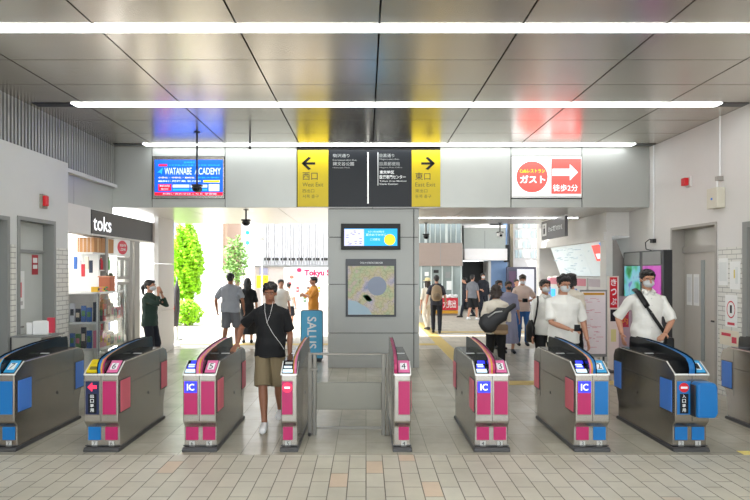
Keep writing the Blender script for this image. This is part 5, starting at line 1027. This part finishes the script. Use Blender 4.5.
# --- guitar bag
r, arms, T = person('person seen from behind in white top and black trousers carrying an instrument bag', PX(496, 9.0), 9.0, 1.52, PI - 0.15, c_cream, c_black, M_black, 'bob', hairm=M_hairbr, hands={-1: (-.14, -.22, 1.12, (-.35, .4, -1)), 1: (.17, -.18, 1.08, (.35, .4, -1))}, sleeve=.8)
g = MB(); d = Vector((-.80, 0, .58)).normalized(); u = Vector((.58, 0, .80)).normalized(); c0 = Vector((.12, .25, 1.06))
prof = [(t * .82, w_ * .88) for t, w_ in [(-.24, .02), (-.22, .11), (-.12, .19), (0, .2), (.10, .15), (.20, .145), (.30, .16), (.38, .10), (.44, .055), (.62, .05), (.66, .02)]]
rings = [[c0 + d * t + u * w_ * math.cos(a) + Vector((0, .065 * math.sin(a) * min(1, w_ / .06), 0)) for a in [2 * PI * k / 18 for k in range(18)]] for t, w_ in prof]
g.loft(rings); st = MB().tube([c0 + d * .25 + Vector((0, .065, .05)), c0 + d * .1 + Vector((0, .075, .12)), c0 + d * -.05 + Vector((0, .07, .12))], .012, 8)
carried('instrument_bag', r, 'large black padded instrument bag slung diagonally across a back', 'bag', [('bag_body', g, M_blk, 0, True), ('trim_strap', st, M_plateg, 0, True)])
carried('small_bag', r, 'small tan bag at the hip below the black instrument bag', 'bag', [('bag_body', MB().box(-.19, .06, .16, .26, .84, 1.02), cloth('cloth_tan', (150, 126, 96)), .03, False), ('flap', MB().box(-.18, .05, .26, .27, .92, 1.02), cloth('cloth_brown', (110, 90, 70)), .004, False)])
person('person with face mask whose head shows just above the instrument bag', PX(499, 12.6), 12.6, 1.53, 0.3, c_char, c_black, hair='bob', mask=M_maskw)
person('person in black mask and long lavender skirt walking towards the gates', PX(508.5, 12.0), 12.0, 1.52, 0, c_lav, c_lav, M_black, 'short', mask=M_maskb, kind='skirt', sleeve=.6)
r, arms, T = person('person in pale shirt and blue jeans holding a black camera', PX(522.5, 13.2), 13.2, 1.64, -0.1, c_beige, c_denim, M_black, 'messy', hairm=M_hairbr, mask=M_maskw, hands={-1: (-.08, -.27, 1.10, (-1, .2, -.6)), 1: (.10, -.27, 1.10, (1, .2, -.6)), 'dir1': (-.5, -.2, 0), 'dir-1': (.5, -.2, 0)}, sleeve=.38, pitch=.2)
carried('camera', r, 'black camera held at the chest of the pale shirt', 'camera', [('camera_body', MB().box(-.06, .06, -.36, -.31, 1.07, 1.16), M_black, .01, False), ('lens', MB().cyl((0, -.42, 1.11), (0, -.36, 1.11), .035, 14), M_glass_blk, 0, False)])
person('person with reddish face whose head shows between skirt and jeans wearers', PX(516.5, 17), 17, 1.49, 0.2, c_char, c_char, hair='short')
# --- far right group
person('person in grey T-shirt and black shorts walking near the dark entrance', PX(472.5, 20), 20, 1.60, 2.5, c_greyd, c_black, M_sneak, 'short', kind='shorts', sleeve=.4, feet={-1: (-.1, -.16, 0), 1: (.1, .16, .03)})
person('person in dark jacket and white mask by the dark entrance', PX(483, 21), 21, 1.66, 0.1, c_navy, c_navy, hair='short', mask=M_maskw, sleeve=.9, hands={-1: (-.15, -.25, 1.08)})
person('person in dark clothes striding left beside the grey T-shirt walker', PX(466.5, 21), 21, 1.50, -PI / 2, c_navy, c_navy, hair='short', sleeve=.9, feet={-1: (-.08, -.24, 0), 1: (.08, .28, .06)}, lean=.15)
person('person in straw hat and pale clothes beside the backpack wearer', PX(427.5, 16.6), 16.6, 1.50, PI + .4, c_cream, c_cream, M_blk, 'long', hairm=M_hairbr, hatm=mat('straw', lin(222, 204, 150), 0.7, noise=0.06, nscale=30), sleeve=.6, feet={-1: (-.1, -.14, 0), 1: (.1, .14, .03)})
r, arms, T = person('person with khaki backpack in dark T-shirt and trousers, seen from behind', PX(436.5, 15.8), 15.8, 1.62, PI - .1, c_char, c_navy, M_blk, 'short', sleeve=.4, hands={-1: (-.28, -.02, .84), 1: (.30, -.02, .85)}, feet={-1: (-.09, .1, 0), 1: (.09, -.1, 0)})
bp = MB().tube([(0, .19, .98), (0, .21, 1.05), (0, .22, 1.2), (0, .20, 1.36), (0, .18, 1.42)], [.11, .155, .16, .13, .06], 16, (1, .62), up=(1, 0, 0))
st = MB()
for sg in (-1, 1): st.tube([(sg * .10, .16, 1.40), (sg * .12, .02, 1.455), (sg * .12, -.11, 1.35), (sg * .13, -.10, 1.15), (sg * .13, .12, 1.02)], .016, 8)
carried('backpack', r, 'khaki backpack on the back of the dark T-shirt wearer', 'bag', [('pack_body', bp, cloth('cloth_pack', (142, 122, 96), .12), 0, True), ('front_pocket', MB().tube([(0, .29, 1.0), (0, .30, 1.1), (0, .28, 1.2)], [.08, .11, .08], 12, (1, .4), up=(1, 0, 0)), cloth('cloth_pack_dark', (112, 96, 76)), 0, True), ('shoulder_strap', st, c_char, 0, True)])
# --- left side
r, arms, T = person('person in grey T-shirt and grey shorts walking away on the left', PX(230.5, 12.6), 12.6, 1.69, PI - .05, c_grey, c_greyd, M_sneak, 'short', skin=M_skin2, kind='shorts', sleeve=.42, hands={-1: (-.31, .0, .88), 1: (.31, .0, .88)}, feet={-1: (-.12, -.1, 0), 1: (.12, .14, .02)}, build=1.18)
person('person in long black dress beside the grey T-shirt walker', PX(247.5, 13.6), 13.6, 1.57, PI + .2, c_black, c_black, hair='long', kind='skirt', sleeve=.5)
person('person in dark green top standing by the kiosk raising hands to the face', PX(150, 10.0), 10.0, 1.58, 1.45, c_green, c_navy, hair='tail', mask=M_maskw, hands={-1: (-.06, -.20, 1.46, (-.6, -.2, -1)), 1: (.07, -.20, 1.43, (.6, -.2, -1)), 'dir1': (0, 0, .6), 'dir-1': (0, 0, .6)}, sleeve=.85)
person('person with dark hair directly behind the black T-shirt wearer', PX(281, 14), 14, 1.53, 0.4, c_white, c_char, hair='short', sleeve=.4)
r, arms, T = person('person in white T-shirt with red cap and dark strap far beyond the left exit', PX(289, 17), 17, 1.40, PI - .3, c_white, c_navy, M_sneak, 'short', kind='shorts', sleeve=.35)
mb = MB().ell((0, .01, 1.655), (.088, .10, .06), 16, 8); br = MB().ell((0, -.11, 1.655), (.06, .06, .008), 12, 6)
carried('cap', r, 'pinkish red cap on the white T-shirt wearer beyond the left exit', 'cap', [('crown', mb, M_printr, 0, True), ('brim', br, M_printr, 0, True)])
carried('sling_strap', r, 'dark diagonal strap across the back of the far white T-shirt', 'bag', [('strap', MB().tube([(.13, .05, 1.44), (.02, .135, 1.25), (-.12, .12, 1.02)], .014, 8), M_navy, 0, True)])
person('person in mustard orange top seen above the blue standing board', PX(313.5, 14), 14, 1.60, -1.2, c_orange, c_black, hair='short', sleeve=.7, hands={-1: (-.12, -.28, 1.22, (-1, 0, -.6)), 1: (.1, -.28, 1.25, (1, 0, -.6))})
for o in bpy.data.objects:
    if '_s' in o: del o['_s']
bpy.data.scenes.remove(TMP)
